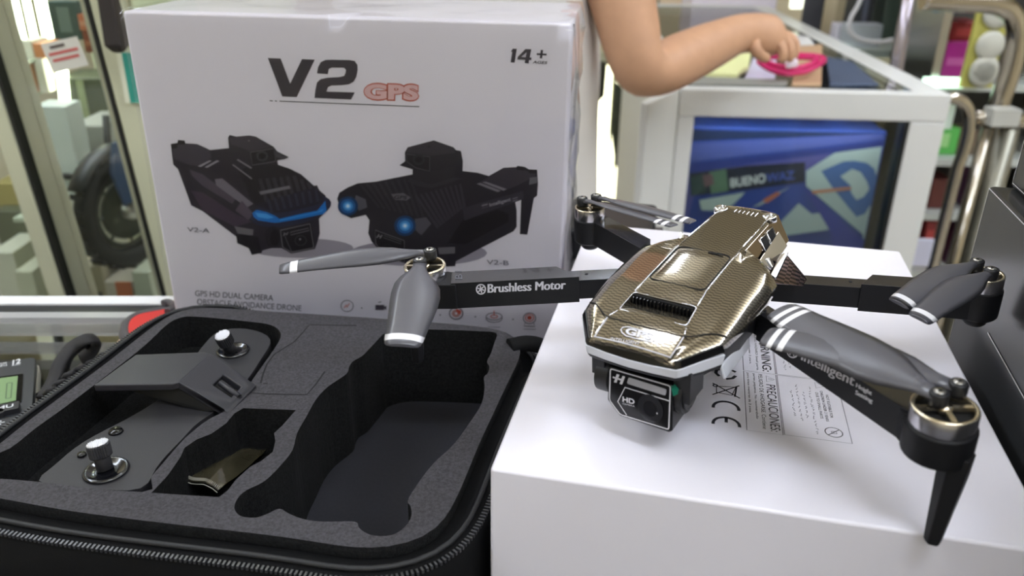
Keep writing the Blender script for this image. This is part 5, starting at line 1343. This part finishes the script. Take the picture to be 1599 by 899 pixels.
# ------------------------------------------------------------------ sunlit doorway and hung clothes in the middle of the shop
DM = 3.25
M_sun = mat('sunlit_opening', (252, 250, 214), 0.5, emit=4.0)
x0, x1, zt, zb = FB(915, 120, 1012, 420, DM + .3)
dw = empty('door_1', fpos((x0 + x1) / 2, DM + .32, FLOOR)); dw.rotation_euler.z = AISLE; dw['kind'] = 'structure'
w_ = (x1 - x0) / 2; 
MB().box(-w_, w_, 0, .01, 0.02, zt - FLOOR + .05, M_sun).build('daylight', dw)
MB().box(-w_ - .05, -w_, -.03, .03, 0, zt - FLOOR + .1, M_post).box(w_, w_ + .05, -.03, .03, 0, zt - FLOOR + .1, M_post).box(-w_, w_, -.03, .03, zt - FLOOR + .05, zt - FLOOR + .1, M_post).build('door_frame', dw)
for px in (952, 962):
    xx = FB(px, 200, px + 3, 201, DM + .3)
    MB().box(xx[0] - (x0 + x1) / 2, xx[1] - (x0 + x1) / 2, -.02, .0, 0, zt - FLOOR + .05, mat('door_bar', (140, 142, 96), 0.5)).build('door_bar', dw)
def garment(name, label, pts, d, rgb, depth=.05):
    ps = [G(u, v, d) for u, v in pts]; c = sum(ps, V(0, 0, 0)) / len(ps)
    o = empty(name, V(c.x, c.y, min(p.z for p in ps))); tag(o, label, 'garment', 'clothes hung in the middle of the shop')
    loc = [p - Vector(o.location) for p in ps]; mid = [p + FWD * depth for p in loc]
    m = mat('cloth_' + name, rgb, 0.85, noise=.3, nscale=20)
    ctr0 = sum(loc, V(0, 0, 0)) / len(loc)
    sm_ = [p.lerp(ctr0, .25) - FWD * depth * .5 for p in loc]
    MB().loft([sm_, loc, mid, [p.lerp(ctr0, .25) + FWD * depth * 1.5 for p in loc]], m).build('cloth', o)
    top = max(loc, key=lambda p: p.z)
    MB().tube([top + FWD * depth * .5, V(top.x, top.y, CEIL - o.location.z) + FWD * depth * .5], .004, M_steel, 6).build('hanging_wire', o)
    return o
garment('dark_jacket', 'dark green jacket hanging in front of the sunlit doorway under the elbow', [(962, 130), (985, 150), (985, 250), (1000, 300), (1000, 400), (985, 390), (978, 300), (962, 260), (955, 200)], DM - .1, (56, 60, 44))
garment('dark_red_coat', 'dark red coat hanging left of the white counter post', [(985, 140), (1018, 140), (1016, 260), (1004, 400), (992, 400), (994, 260), (984, 220)], DM - .25, (62, 34, 34))
garment('black_coat', 'narrow black coat hanging right of the white shirt', [(930, 96), (948, 100), (944, 150), (934, 160), (926, 130)], DM - .1, (40, 38, 24))

# ------------------------------------------------------------------ white display counter on the right
ZD = ZC
fl, frr = W(1063, 138, ZD), W(1488, 148, ZD)
ex = (frr - fl).normalized(); ey = V(-ex.y, ex.x, 0); DW = (frr - fl).length; DL = 1.45
dcab = empty('display_counter', (fl.x, fl.y, FLOOR)); dcab.rotation_euler.z = math.atan2(ex.y, ex.x)
tag(dcab, 'white framed glass display counter with a blue printed carton inside', 'counter')
HZ = ZD - FLOOR
def dpt(u, v, yoff):                                       # point on a plane parallel to its front, in its own axes
    p = on_plane(u, v, fl + ey * yoff, ey); q = p - fl
    return V(q.dot(ex), yoff, p.z - FLOOR)
FW = .050
bz = .12
dm_ = MB()
MB().box(0, DW, 0, .03, HZ - FW, HZ, M_whiteframe).build('top_rail', dcab, bevel=.003)
MB().box(0, DW, DL - .05, DL, HZ - FW, HZ, M_whiteframe).build('back_rail', dcab, bevel=.003)
MB().box(0, .04, .0302, DL - .05, HZ - FW, HZ, M_whiteframe).build('side_rail', dcab, bevel=.003)
MB().box(DW - .055, DW, .0302, DL - .05, HZ - FW, HZ, M_whiteframe).build('side_rail', dcab, bevel=.003)
MB().box(DW - .062, DW, 0, .045, 0, HZ - FW - .0004, M_whiteframe).build('corner_post', dcab, bevel=.003)
MB().box(0, .03, 0, .045, 0, HZ - FW - .0004, M_whiteframe).build('corner_post', dcab, bevel=.003)
pe = W(1013, 160, ZD) - fl; pe = V(pe.dot(ex), pe.dot(ey), 0); pn = V(pe.y, -pe.x, 0).normalized()
if pn.x > 0: pn = -pn
MB().prism([V(-.001, .001, 0), V(-.001, .03, 0), V(-.001, .03, 0) + pn * .014, pe + pn * .014, pe], (0, 0, HZ - .002), M_whiteframe).build('end_panel', dcab, bevel=.002)
MB().box(.06, DW - .08, .030, .044, HZ - FW - .004, HZ - FW + .006, mat('counter_lamp', (250, 252, 255), .5, emit=14.0)).build('added_fill_strip', dcab)  # hidden glowing strip added to brighten the blue carton
MB().box(.04, DW - .0555, .028, DL - .05, HZ - .008, HZ - .002, M_glass).build('glass_top', dcab)
MB().box(.030, DW - .062, .016, .020, bz, HZ - FW, M_glass).build('front_glass', dcab)
MB().box(DW - .068, DW - .062, .004, .04, bz, HZ - FW, M_gask).build('glass_gasket', dcab)
MB().box(0, DW, 0, DL, .02, bz, M_whiteframe).build('base', dcab, bevel=.003)
MB().box(DW - .012, DW - .006, .05, DL - .05, bz, HZ - FW, M_glass).box(.006, .012, .05, DL - .05, bz, HZ - FW, mat('counter_side', (210, 210, 206), .5)).build('side_pane', dcab)
MB().box(.04, DW - .0555, DL - .06, DL - .05, bz, HZ - FW, M_whiteframe).build('back_pane', dcab)
gl = MB(); gl.tube([V(.042, .06, HZ - .012), V(.042, DL - .06, HZ - .012)], .004, M_alu, 6).tube([V(DW - .06, .06, HZ - .012), V(DW - .06, DL - .06, HZ - .012)], .006, M_alu, 6)
gl.build('glass_channel', dcab)
# blue printed carton inside
YB = .075
def cb(x, y): return dpt(1000 + x / 2.998, 120 + y / 2.998, YB)
zlow = bz + .001
p0 = cb(160, 232); p1 = cb(1232, 240)
bb = empty('blue_carton', (0, 0, 0))
bb.location = fl + ex * ((p0.x + p1.x) / 2) + ey * (YB + .08); bb.location.z = FLOOR + zlow; bb.rotation_euler.z = dcab.rotation_euler.z
tag(bb, 'blue carton with white shapes and a letter D behind the display counter glass', 'carton')
ox = (p0.x + p1.x) / 2
hb = min(p0.z, HZ - FW - .004) - zlow
x_r = min(p1.x, DW - .07)
MB().box(max(p0.x, .034) - ox, x_r - ox, -.08, .12, 0, hb, mat('carton_blue', (44, 72, 156), 0.4, noise=.15, nscale=8)).build('carton', bb, bevel=.002)
_bl = [0.0]
def bq(x, y): p = cb(x, y); return V(min(p.x, x_r - .003) - ox, -.0805 - _bl[0], min(p.z - zlow, hb - .003))
class BArt:
    def __init__(self): self.mb = MB()
    def p(self, pts, rgb): _bl[0] += .0001; self.mb.poly([bq(*q) for q in pts], mat('bprint_%02x%02x%02x' % rgb, rgb, .45)); return self
    def t(self, s, A, B, D, rgb, bold=.02): _bl[0] += .0001; letters(self.mb, s, bq(*A), bq(*B), bq(*D), mat('bprint_%02x%02x%02x' % rgb, rgb, .45), bold); return self
ba = BArt()
ba.p([(180, 245), (1225, 245), (1225, 262), (205, 300)], (30, 48, 90))
ba.p([(205, 312), (1140, 255), (1140, 292), (205, 400)], (84, 98, 176)).p([(195, 412), (1140, 300), (1140, 326), (560, 398), (190, 458)], (44, 60, 140))
ba.p([(200, 455), (560, 400), (900, 355), (770, 450), (250, 560), (210, 700)], (88, 88, 160))
ba.p([(1150, 250), (1225, 245), (1190, 500), (1120, 790), (1105, 790), (1140, 400)], (30, 78, 170))
ba.p([(775, 440), (910, 355), (1130, 325), (1110, 765), (1040, 735), (775, 510)], (188, 206, 206))
ba.p([(845, 440), (950, 395), (1000, 392), (1060, 402), (1095, 430), (1112, 470), (1110, 540), (1090, 590), (1050, 640), (1010, 655), (900, 520)], (74, 112, 176))
ba.p([(935, 465), (990, 430), (1030, 445), (1060, 490), (1070, 525), (1045, 560), (1010, 575), (985, 540), (985, 510)], (196, 212, 210))
ba.p([(230, 450), (500, 415), (770, 398), (770, 490), (500, 525), (235, 556)], (34, 40, 62)).p([(320, 445), (400, 430), (412, 532), (330, 548)], (96, 130, 104)).p([(235, 470), (300, 450), (310, 540), (240, 556)], (52, 76, 74)).p([(290, 460), (335, 452), (345, 500), (300, 515)], (120, 90, 96))
ba.t('BUENO', (422, 518), (586, 494), (420, 474), (226, 230, 230), .03).t('WAZ', (588, 494), (722, 478), (586, 452), (70, 92, 176), .03)
ba.p([(275, 575), (490, 538), (440, 590), (400, 620), (330, 625), (285, 622)], (190, 206, 200)).p([(590, 745), (740, 590), (800, 640), (846, 634), (862, 668), (888, 712), (670, 742)], (190, 206, 206)).p([(520, 610), (640, 540), (700, 512), (560, 600)], (186, 200, 196))
ba.p([(570, 575), (640, 535), (655, 545), (590, 590)], (206, 120, 84)).p([(800, 530), (985, 512), (985, 526), (805, 546)], (204, 140, 110))
ba.p([(760, 510), (1100, 770), (1100, 800), (900, 800), (880, 710)], (56, 70, 166))
ba.mb.build('carton_print', bb, merge=False, recalc=False)
# things on and under the glass top
def on_top(u, v, dz=0.0): return W(u, v, ZD + dz)
def flat_on_top(name, label, cat, pts, h, rgb, z0=.0005):
    ps = [on_top(u, v, z0) for u, v in pts]; c = sum(ps, V(0, 0, 0)) / len(ps)
    o = MB().prism([p - c for p in ps], (0, 0, h), mat('top_' + name, rgb, .6)).build(name, M=Matrix.Translation(c), bevel=min(h * .3, .003))
    tag(o, label, cat); return o
flat_on_top('yellow_bag', 'crumpled pale yellow bag on the display counter under the forearm', 'bag', [(1100, 122), (1112, 106), (1140, 92), (1162, 84), (1172, 90), (1168, 112), (1150, 124)], .012, (226, 228, 168))
flat_on_top('lavender_card', 'lavender paper card on the display counter beside the yellow bag', 'paper', [(1160, 128), (1176, 92), (1212, 92), (1210, 128)], .002, (206, 200, 224))
flat_on_top('grey_tray', 'thin grey metal tray at the near edge of the display counter top', 'tray', [(1072, 134), (1100, 122), (1230, 127), (1228, 135)], .003, (140, 140, 134))
flat_on_top('cardboard_box', 'tan cardboard box under the pink cable on the display counter', 'box', [(1236, 134), (1246, 74), (1284, 72), (1282, 134)], .004, (196, 160, 126))
flat_on_top('white_slip', 'white paper slip beyond the hand on the display counter', 'paper', [(1238, 62), (1240, 56), (1262, 58), (1272, 70), (1250, 72)], .002, (226, 224, 224))
flat_on_top('blue_folder', 'dark blue grey folder right of the cardboard box on the display counter', 'folder', [(1296, 134), (1290, 90), (1330, 98), (1372, 134)], .003, (72, 84, 108))
# pink cable held by the hand
pk = empty('pink_cable', on_top(1232, 108, .02)); tag(pk, 'coiled pink cable held over the display counter by the hand', 'cable')
pl_ = Vector(pk.location)
DPK = (pl_ - Vector(CAM)).dot(FWD)
def pkp(pts): return [G(u, v, DPK + dd) - pl_ for u, v, dd in pts]
M_pink = mat('cable_pink', (206, 30, 104), 0.35)
for k_, pts in enumerate(([(1186, 90, 0), (1196, 104, -.02), (1220, 112, -.03), (1252, 112, -.03), (1276, 104, -.01), (1288, 92, .03), (1268, 86, .05), (1236, 86, .06), (1204, 84, .04)],
            [(1184, 94, 0), (1200, 108, -.02), (1226, 115, -.03), (1258, 112, -.03), (1280, 100, 0), (1284, 90, .03), (1258, 88, .05), (1210, 88, .04)],
            [(1190, 98, 0), (1212, 107, -.02), (1242, 108, -.025), (1268, 100, -.01), (1276, 92, .02), (1246, 90, .04), (1206, 90, .03)],
            [(1188, 88, .0), (1202, 98, -.015), (1224, 104, -.025), (1250, 104, -.02), (1272, 96, .0), (1270, 88, .03), (1230, 84, .05)])):
    MB().tube(smooth_path(pkp(pts), 5, True), .0042, M_pink, 7, True).build('coil', pk)
MB().tube(pkp([(1228, 100, -.04), (1244, 97, -.04)]), .009, mat('cable_tie', (232, 214, 224), .4), 8).build('tie', pk)

# ------------------------------------------------------------------ trolley, toy shelf and glass cabinet behind the display counter
DT = 1.75
def bar(pts, d, r, name, parent, org, m=M_chrome, n=10):
    return MB().tube(smooth_path([G(u, v, d + (q if isinstance(q, float) else 0)) - org for u, v, *qq in [p if len(p) == 3 else (*p, 0.0) for p in pts] for q in [qq[0]]], 5), r, m, n).build(name, parent)
M_chr2 = mat('trolley_steel', (196, 188, 176), 0.16, metal=1.0)
tb = V(*fpos(FB(1500, 300, 1501, 301, DT)[0], DT, FLOOR)); 
tro = empty('trolley', tb); tag(tro, 'chrome tube trolley frame with rounded corners right of the display counter', 'trolley')
k_px = DT / F_PX
def down_to_floor(u, v, d):                                  # run a tube end on to the floor
    p = G(u, v, d); return V(p.x, p.y, FLOOR + .02)
t1 = smooth_path([G(*p, DT) - tb for p in ((1440, 0), (1500, 3), (1550, 6), (1574, 16), (1586, 36), (1588, 64), (1578, 110), (1564, 150), (1552, 182))], 5)
MB().tube(t1 + [down_to_floor(1552, 182, DT) - tb + V(-.0, 0, 0)], 15 * k_px, M_chr2, 12).build('outer_frame', tro)
t2 = smooth_path([G(*p, DT - .06) - tb for p in ((1470, 158), (1486, 153), (1504, 160), (1514, 182), (1509, 222), (1495, 262))], 5)
MB().tube(t2 + [down_to_floor(1495, 262, DT - .06) - tb], 9 * k_px, M_chr2, 12).build('inner_frame', tro)
MB().tube([G(1543, 199, DT - .05) - tb, down_to_floor(1543, 199, DT - .05) - tb], 8 * k_px, M_chr2, 10).build('upright', tro)
MB().tube([G(1575, 199, DT - .03) - tb, down_to_floor(1575, 199, DT - .03) - tb], 17 * k_px, mat('trolley_bar_dull', (150, 148, 136), .35, metal=.7), 12).build('upright', tro)
MB().tube([G(1520, 184, DT - .04) - tb, G(1640, 190, DT - .04) - tb], 12 * k_px, M_chr2, 12).build('cross_bar', tro)
x0, x1, zt, zb = FB(1550, 172, 1594, 198, DT - .08)
MB().box(-(x1 - x0) / 2, (x1 - x0) / 2, -.02, .02, 0, zt - zb, mat('joint_white', (190, 190, 184), .3), Matrix.Translation(fpos((x0 + x1) / 2, DT - .06, zb) - tb) @ Matrix.Rotation(AISLE, 4, 'Z')).build('joint', tro)
MB().tube([G(1425, -40, DT + .1) - tb, G(1402, 98, DT + .1) - tb, down_to_floor(1402, 98, DT + .1) - tb], 10 * k_px, mat('trolley_tube_lavender', (176, 168, 178), .25, metal=.8), 12).build('rear_tube', tro)
wh = MB()
for u in (1495, 1552): wh.lathe([(0, -.012), (.03, -.012), (.03, .012), (0, .012)], M_gask, Matrix.Translation(down_to_floor(u, 200, DT) - tb + V(0, 0, .012)) @ Matrix.Rotation(PI / 2, 4, 'Y'), 18)
wh.build('castor', tro); 
# toy shelf
DS = 2.05
sx0 = FB(1450, 150, 1640, 151, DS)[0]; sx1 = FB(1450, 150, 1640, 151, DS)[1]
shelf = thing_at('toy_shelf', (sx0 + sx1) / 2, DS, FLOOR, 'shelf rack of coloured toys behind the trolley', 'shelf')
sw = (sx1 - sx0) / 2
lev = [G(1480, 128, DS).z, G(1480, 245, DS).z, G(1480, 330, DS).z, G(1480, 420, DS).z]
for i, z in enumerate(lev): MB().box(-sw, sw, -.02, .20, z - .018 - FLOOR, z - FLOOR, mat('shelf_board', (196, 200, 196), .4)).build('board', shelf)
MB().box(-sw, sw, .20, .21, 0, .62 - FLOOR, mat('shelf_back', (92, 90, 86), .6)).build('back_board', shelf)
MB().box(-sw - .02, -sw, -.03, .21, 0, .62 - FLOOR, M_steel).box(sw, sw + .02, -.03, .21, 0, .62 - FLOOR, M_steel).build('side_frame', shelf)
x0, x1, zt, zb = FB(1440, 112, 1500, 124, DS - .03)
lt = thing_at('strip_light', (x0 + x1) / 2, DS - .045, lev[0] - .004, 'bright greenish strip light on the toy shelf edge', 'lamp')
MB().box((x0 - x1) / 2, (x1 - x0) / 2, -.008, .008, 0, .022, mat('strip_light_green', (214, 255, 226), .4, emit=2.2)).build('tube', lt)
GR = 'toy packs on the shelf behind the trolley'
def toy(nm, lb, a, b, c, d_, rgb, z=None, dc=(), off=.02, emit=0): return boxed(nm, lb, 'toy pack', a, b, c, d_, DS + off, .08, rgb, z, GR, dc, .4, 0, emit)
toy('magenta_pack', 'magenta toy pack above the strip light', 1474, 66, 1516, 126, (196, 52, 160), lev[0], ((.1, .9, .4, .6, (226, 110, 196)),))
toy('red_pack', 'dark red toy pack above the magenta pack', 1484, 34, 1530, 66, (150, 44, 48), None, ((.2, .8, .3, .7, (190, 70, 70)),), .04)
toy('blue_strip_pack', 'bright blue header card at the top of the toy shelf', 1462, -12, 1540, 20, (44, 132, 200), None, (), .0)
toy('purple_pack', 'dark violet toy pack beside the grey cabinet post', 1446, 40, 1474, 126, (74, 62, 96), lev[0])
toy('green_pack', 'bright green toy pack under the strip light beside the counter corner', 1466, 200, 1496, 246, (96, 190, 92), lev[1], ((.1, .5, .3, .8, (170, 226, 150)),))
toy('white_light_pack', 'white shiny toy pack next to the display counter corner', 1474, 160, 1490, 202, (230, 246, 236), None)
toy('brown_pack', 'brown toy pack right of the bright green pack', 1496, 205, 1530, 246, (122, 104, 88), lev[1])
toy('violet_doll_pack', 'violet toy pack behind the trolley uprights', 1516, 255, 1545, 330, (126, 84, 122), lev[2], ((.2, .8, .5, .8, (196, 170, 180)),))
toy('wine_pack', 'wine red toy pack beside the display counter post', 1452, 280, 1482, 330, (104, 52, 48), lev[2])
toy('red_toy_pack', 'red toy pack low beside the display counter post', 1440, 345, 1470, 420, (160, 56, 62), lev[3], ((.1, .6, .5, .8, (206, 80, 80)),))
toy('mauve_pack', 'mauve toy pack low behind the trolley uprights', 1490, 340, 1520, 420, (110, 66, 96), lev[3], ((.2, .7, .3, .6, (180, 150, 170)),))
toy('dark_green_pack', 'dark green toy pack behind the wine red pack', 1436, 340, 1452, 420, (44, 84, 62), lev[3], (), .1)
x0, x1, zt, zb = FB(1424, 372, 1456, 416, 1.62)
cd_ = boxed('white_card', 'white card standing at the foot of the display counter post', 'card', 1426, 374, 1455, 416, 1.62, .01, (206, 206, 226), None)
# column of white discs on a yellow green card
x0, x1, zt, zb = FB(1512, 0, 1562, 150, DS - .06)
dc_ = thing_at('disc_card', (x0 + x1) / 2, DS - .06, lev[0], 'yellow green card carrying a column of white discs', 'card')
h_ = max(zt, .35) - lev[0]; w_ = (x1 - x0) / 2
MB().box(-w_, w_, -.005, .005, 0, h_, mat('disc_card_yellow', (188, 184, 96), .5)).build('card', dc_)
for k, v in enumerate((20, 70, 108, 140)):
    z = G(1540, v, DS - .06).z - lev[0]
    if z > h_ - .02: continue
    MB().lathe([(0, -.018), (.026, -.014), (.034, 0), (.026, .006), (0, .006)], mat('disc_white', (206, 206, 196), .3), Matrix.Translation((.006, -.012, max(z, .036))) @ Matrix.Rotation(-PI / 2, 4, 'X') @ Matrix.Scale(-1, 4, (0, 0, 1)), 22).build('disc', dc_)
# glass cabinet with a grey post
DG = 2.28
x0, x1, zt, zb = FB(1434, 60, 1458, 61, DG)
gc = thing_at('tall_glass_cabinet', x0, DG, FLOOR, 'tall glass cabinet with a grey post behind the display counter', 'cabinet')
gs = x0
def gbox(px0, px1, d0, d1, z0, z1, m, name):
    a = FB(px0, 60, px1, 61, DG); return MB().box(a[0] - gs, a[1] - gs, d0 - DG, d1 - DG, z0 - FLOOR, z1 - FLOOR, m).build(name, gc, bevel=.002)
gbox(1436, 1456, DG - .02, DG + .02, FLOOR, .62, mat('post_grey', (150, 146, 138), .35, metal=.4), 'post')
gbox(1457, 1461, DG - .018, DG + .01, FLOOR, .62, M_gask, 'gasket')
gbox(1312, 1436, DG, DG + .006, G(1340, 130, DG).z, .62, M_glass, 'front_glass')
gbox(1306, 1436, DG + .30, DG + .31, FLOOR, .62, mat('tall_cabinet_back', (70, 70, 78), .6), 'back_panel')
gz0 = G(1340, 62, DG + .2).z
gbox(1306, 1436, DG + .01, DG + .30, gz0 - .02, gz0, M_whiteframe, 'shelf')
gbox(1306, 1436, DG - .01, DG + .31, FLOOR, G(1340, 130, DG).z, M_whiteframe, 'base_panel')
boxed('dark_machine', 'dark machine on the white shelf of the tall glass cabinet', 'machine', 1324, -40, 1368, 34, DG + .12, .12, (44, 42, 52), gz0, None, ((.62, .78, .1, 1, (96, 96, 120)), (0, 1, 0, .12, (16, 16, 18))))
boxed('cream_box', 'cream and brown box on the white shelf of the tall glass cabinet', 'box', 1308, -20, 1322, 24, DG + .12, .10, (160, 146, 120), gz0, None, ((0, 1, .1, .3, (70, 60, 50)),))
boxed('white_tray', 'white carton lying on the shelf of the tall glass cabinet', 'box', 1306, 38, 1378, 66, DG + .06, .05, (206, 202, 214), gz0)
boxed('green_carton', 'grey green carton right of the dark machine in the tall glass cabinet', 'box', 1380, -20, 1420, 60, DG + .16, .08, (92, 108, 100), gz0)
ch = thing_at('white_cable', FB(1330, 30, 1331, 31, DG - .05)[0], DG - .05, G(1330, 68, DG - .05).z, 'white cable loop hanging in front of the tall glass cabinet', 'cable')
c0 = Vector(ch.location)
MB().tube([(Matrix.Rotation(-AISLE, 3, 'Z') @ (p - c0)) for p in smooth_path([G(u, v, DG - .05) for u, v in ((1352, -20), (1340, 8), (1328, 30), (1328, 50), (1344, 62), (1372, 66), (1394, 62))], 5)], .006, mat('cable_white', (200, 198, 200), .4), 8).build('loop', ch)
x0, x1, zt, zb = FB(1244, 0, 1262, 26, DG - .1)
boxed('lit_sign', 'bright lit panel above the far end of the display counter', 'sign', 1238, -24, 1256, 14, DG + .25, .02, (244, 248, 226), None, None, (), .5, 0, 2.0)
# pale goods seen past the forearm
boxed('cream_carton', 'cream carton beyond the forearm on the far counter', 'box', 1030, 0, 1080, 46, 3.45, .12, (252, 232, 208), FLOOR)
boxed('lavender_carton', 'tall lavender white carton behind the wrist', 'box', 1082, -60, 1215, 44, 3.10, .2, (246, 238, 252), FLOOR)

# ------------------------------------------------------------------ the person reaching over the display counter
M_skin = mat('skin', (206, 160, 128), .5, noise=.05, nscale=40, spec=.35)
M_shirt = mat('shirt_white', (222, 218, 214), .8, noise=.05, nscale=14)
M_trouser = mat('trousers_dark', (52, 56, 70), .8)
M_hair = mat('hair_dark', (30, 24, 22), .6)
DA = 1.22
def pa(u, v, d): return G(u, v, d)
elbow = pa(1000, 122, DA - .06); shoulder = pa(918, -230, DA + .02); wrist = pa(1158, 50, DA + .13)
knuck = pa(1222, 56, DA + .17)
base = V(shoulder.x, shoulder.y, FLOOR)
cx_ = shoulder + RGT * -.118
def P_(side, fwd, z): q = V(cx_.x, cx_.y, 0) + RGT * side + FWD * fwd; return V(q.x, q.y, FLOOR + z)
zs = shoulder.z - FLOOR
def skinned(name, chains, m, parent=None, sub=2):
    """chains: list of [(point, rx, ry)], first chain joined by shared keys"""
    verts = []; rads = []; edges = []; idx = {}; roots = []
    for ch in chains:
        prev = None
        for j, (k, p, r) in enumerate(ch):
            if k in idx: i = idx[k]
            else:
                i = len(verts); verts.append(p); rads.append(r if isinstance(r, tuple) else (r, r)); idx[k] = i
            if prev is not None: edges.append((prev, i))
            prev = i
    me = bpy.data.meshes.new(name); me.from_pydata([tuple(v) for v in verts], edges, []); me.update()
    o = bpy.data.objects.new(name, me); COL.objects.link(o)
    if parent is not None: o.parent = parent
    sk = o.modifiers.new('skin', 'SKIN'); sk.use_smooth_shade = True
    lay = me.skin_vertices[0].data if me.skin_vertices else None
    if lay is None:
        bm = bmesh.new(); bm.from_mesh(me); bm.verts.layers.skin.verify(); bm.to_mesh(me); bm.free(); lay = me.skin_vertices[0].data
    adj = {i: [] for i in range(len(verts))}
    for a, b in edges: adj[a].append(b); adj[b].append(a)
    seen = set()
    for i, r in enumerate(rads): lay[i].radius = r; lay[i].use_root = False
    for i in range(len(verts)):
        if i in seen: continue
        lay[i].use_root = True; stack = [i]
        while stack:
            q = stack.pop()
            if q in seen: continue
            seen.add(q); stack += adj[q]
    me.materials.append(m)
    s = o.modifiers.new('sub', 'SUBSURF'); s.levels = sub; s.render_levels = sub
    dg = bpy.context.evaluated_depsgraph_get(); dg.update()
    nm_ = bpy.data.meshes.new_from_object(o.evaluated_get(dg)); o.modifiers.clear(); o.data = nm_; bpy.data.meshes.remove(me)
    nm_.name = name
    for p in nm_.polygons: p.use_smooth = True
    return o
pers = empty('person', P_(0, 0, 0)); tag(pers, 'person in a white shirt reaching a bare arm over the display counter', 'person')
org = Vector(pers.location)
def R_(p): return Vector(p) - org
pel = R_(P_(0, 0, zs * .64)); chest = R_(P_(0, .0, zs * .90)); neck = R_(P_(0, 0.01, zs * 1.04)); head = R_(P_(.02, -.02, zs * 1.15)); top = R_(P_(.02, -.02, zs * 1.22))
shR = R_(shoulder); shL = R_(P_(-.19, .02, zs * .98)); elL = R_(P_(-.24, .02, zs * .76)); wrL = R_(P_(-.22, -.14, zs * .66))
el, wr = R_(elbow), R_(wrist)
hipR = R_(P_(.06, 0, zs * .60)); kneeR = R_(P_(.10, -.01, zs * .32)); ankR = R_(P_(.10, .02, .07)); toeR = R_(P_(.11, -.12, .03))
hipL = R_(P_(-.10, 0, zs * .60)); kneeL = R_(P_(-.10, -.01, zs * .32)); ankL = R_(P_(-.10, .02, .07)); toeL = R_(P_(-.11, -.12, .03))
kn = R_(knuck); palm = wr.lerp(kn, .55)
A = [('pel', pel, (.13, .10)), ('belly', pel.lerp(chest, .5), (.12, .095)), ('chest', chest, (.125, .10)), ('neck', neck, .05), ('head', head, (.072, .088)), ('top', top, (.060, .072))]
B = [('chest', chest, .12), ('shR', shR, .062), ('uaR', shR.lerp(el, .5), .050), ('ua2', shR.lerp(el, .82), .045), ('elR', el, .042), ('fa1', el.lerp(wr, .22), .043), ('fa2', el.lerp(wr, .6), .039), ('wrR', wr, (.031, .030)), ('palm', palm, (.038, .028)), ('kn', kn, (.038, .026))]
C_ = [('chest', chest, .12), ('shL', shL, .055), ('elL', elL, .040), ('wrL', wrL, .027), ('haL', wrL + V(0, -.08, -.01), (.034, .018))]
D_ = [('pel', pel, .12), ('hipR', hipR, .070), ('kneeR', kneeR, .056), ('ankR', ankR, .038), ('toeR', toeR, .034)]
E_ = [('pel', pel, .12), ('hipL', hipL, .085), ('kneeL', kneeL, .056), ('ankL', ankL, .038), ('toeL', toeL, .034)]
fing = []
def fp(u, v, d): return R_(G(u, v, d))
FD = [('index', [(1206, 56, .15), (1222, 74, .13), (1224, 90, .125), (1218, 98, .13)]), ('middle', [(1214, 54, .17), (1234, 72, .15), (1236, 88, .145), (1230, 97, .15)]),
      ('ring', [(1216, 52, .19), (1240, 66, .18), (1243, 82, .175), (1238, 92, .175)]), ('little', [(1216, 50, .21), (1240, 60, .205), (1245, 72, .20), (1242, 82, .20)]),
      ('thumb', [(1176, 60, .12), (1178, 76, .10), (1188, 88, .10), (1200, 92, .11)])]
for nm_, pts in FD:
    rr = {'index': .0105, 'middle': .011, 'ring': .0105, 'little': .009, 'thumb': .012}[nm_]
    fing.append([(nm_ + str(i), fp(u, v, DA + dd), rr * (1 - .12 * i)) for i, (u, v, dd) in enumerate(pts)])
skinned('body', [A, B, C_, D_, E_] + fing, M_skin, pers)
# shirt with a short sleeve, trousers, hair, shoes
sh = skinned('shirt', [[('a0', pel + V(0, 0, -.32), (.215, .16)), ('a', pel + V(0, 0, -.03), (.170, .135)), ('b', pel.lerp(chest, .5), (.165, .130)), ('c', chest, (.160, .126)), ('d', neck + V(0, 0, -.035), (.070, .066))],
                       [('c', chest, .1), ('sr', shR, .074), ('sr2', shR.lerp(el, .22), .068)], [('c', chest, .1), ('sl', shL, .070), ('sl2', shL.lerp(elL, .4), .062)]], M_shirt, pers)
skinned('trousers', [[('p', pel + V(0, 0, -.05), (.120, .100)), ('hr', hipR, .080), ('kr', kneeR, .068), ('ar', ankR + V(0, 0, .03), .054)], [('p', pel, .1), ('hl', hipL, .098), ('kl', kneeL, .068), ('al', ankL + V(0, 0, .03), .054)]], M_trouser, pers)
skinned('hair', [[('h0', head + V(0, .02, .02), (.080, .090)), ('h1', top + V(0, .015, .012), (.066, .078))]], M_hair, pers)
for s, a, t_ in ((1, ankR, toeR), (-1, ankL, toeL)):
    skinned('shoe', [[('a', V(a.x, a.y, .045), .046), ('b', V((a.x + t_.x) / 2, (a.y + t_.y) / 2, .042), .044), ('c', V(t_.x, t_.y, .036), .038)]], mat('shoe_black', (30, 30, 32), .5), pers)
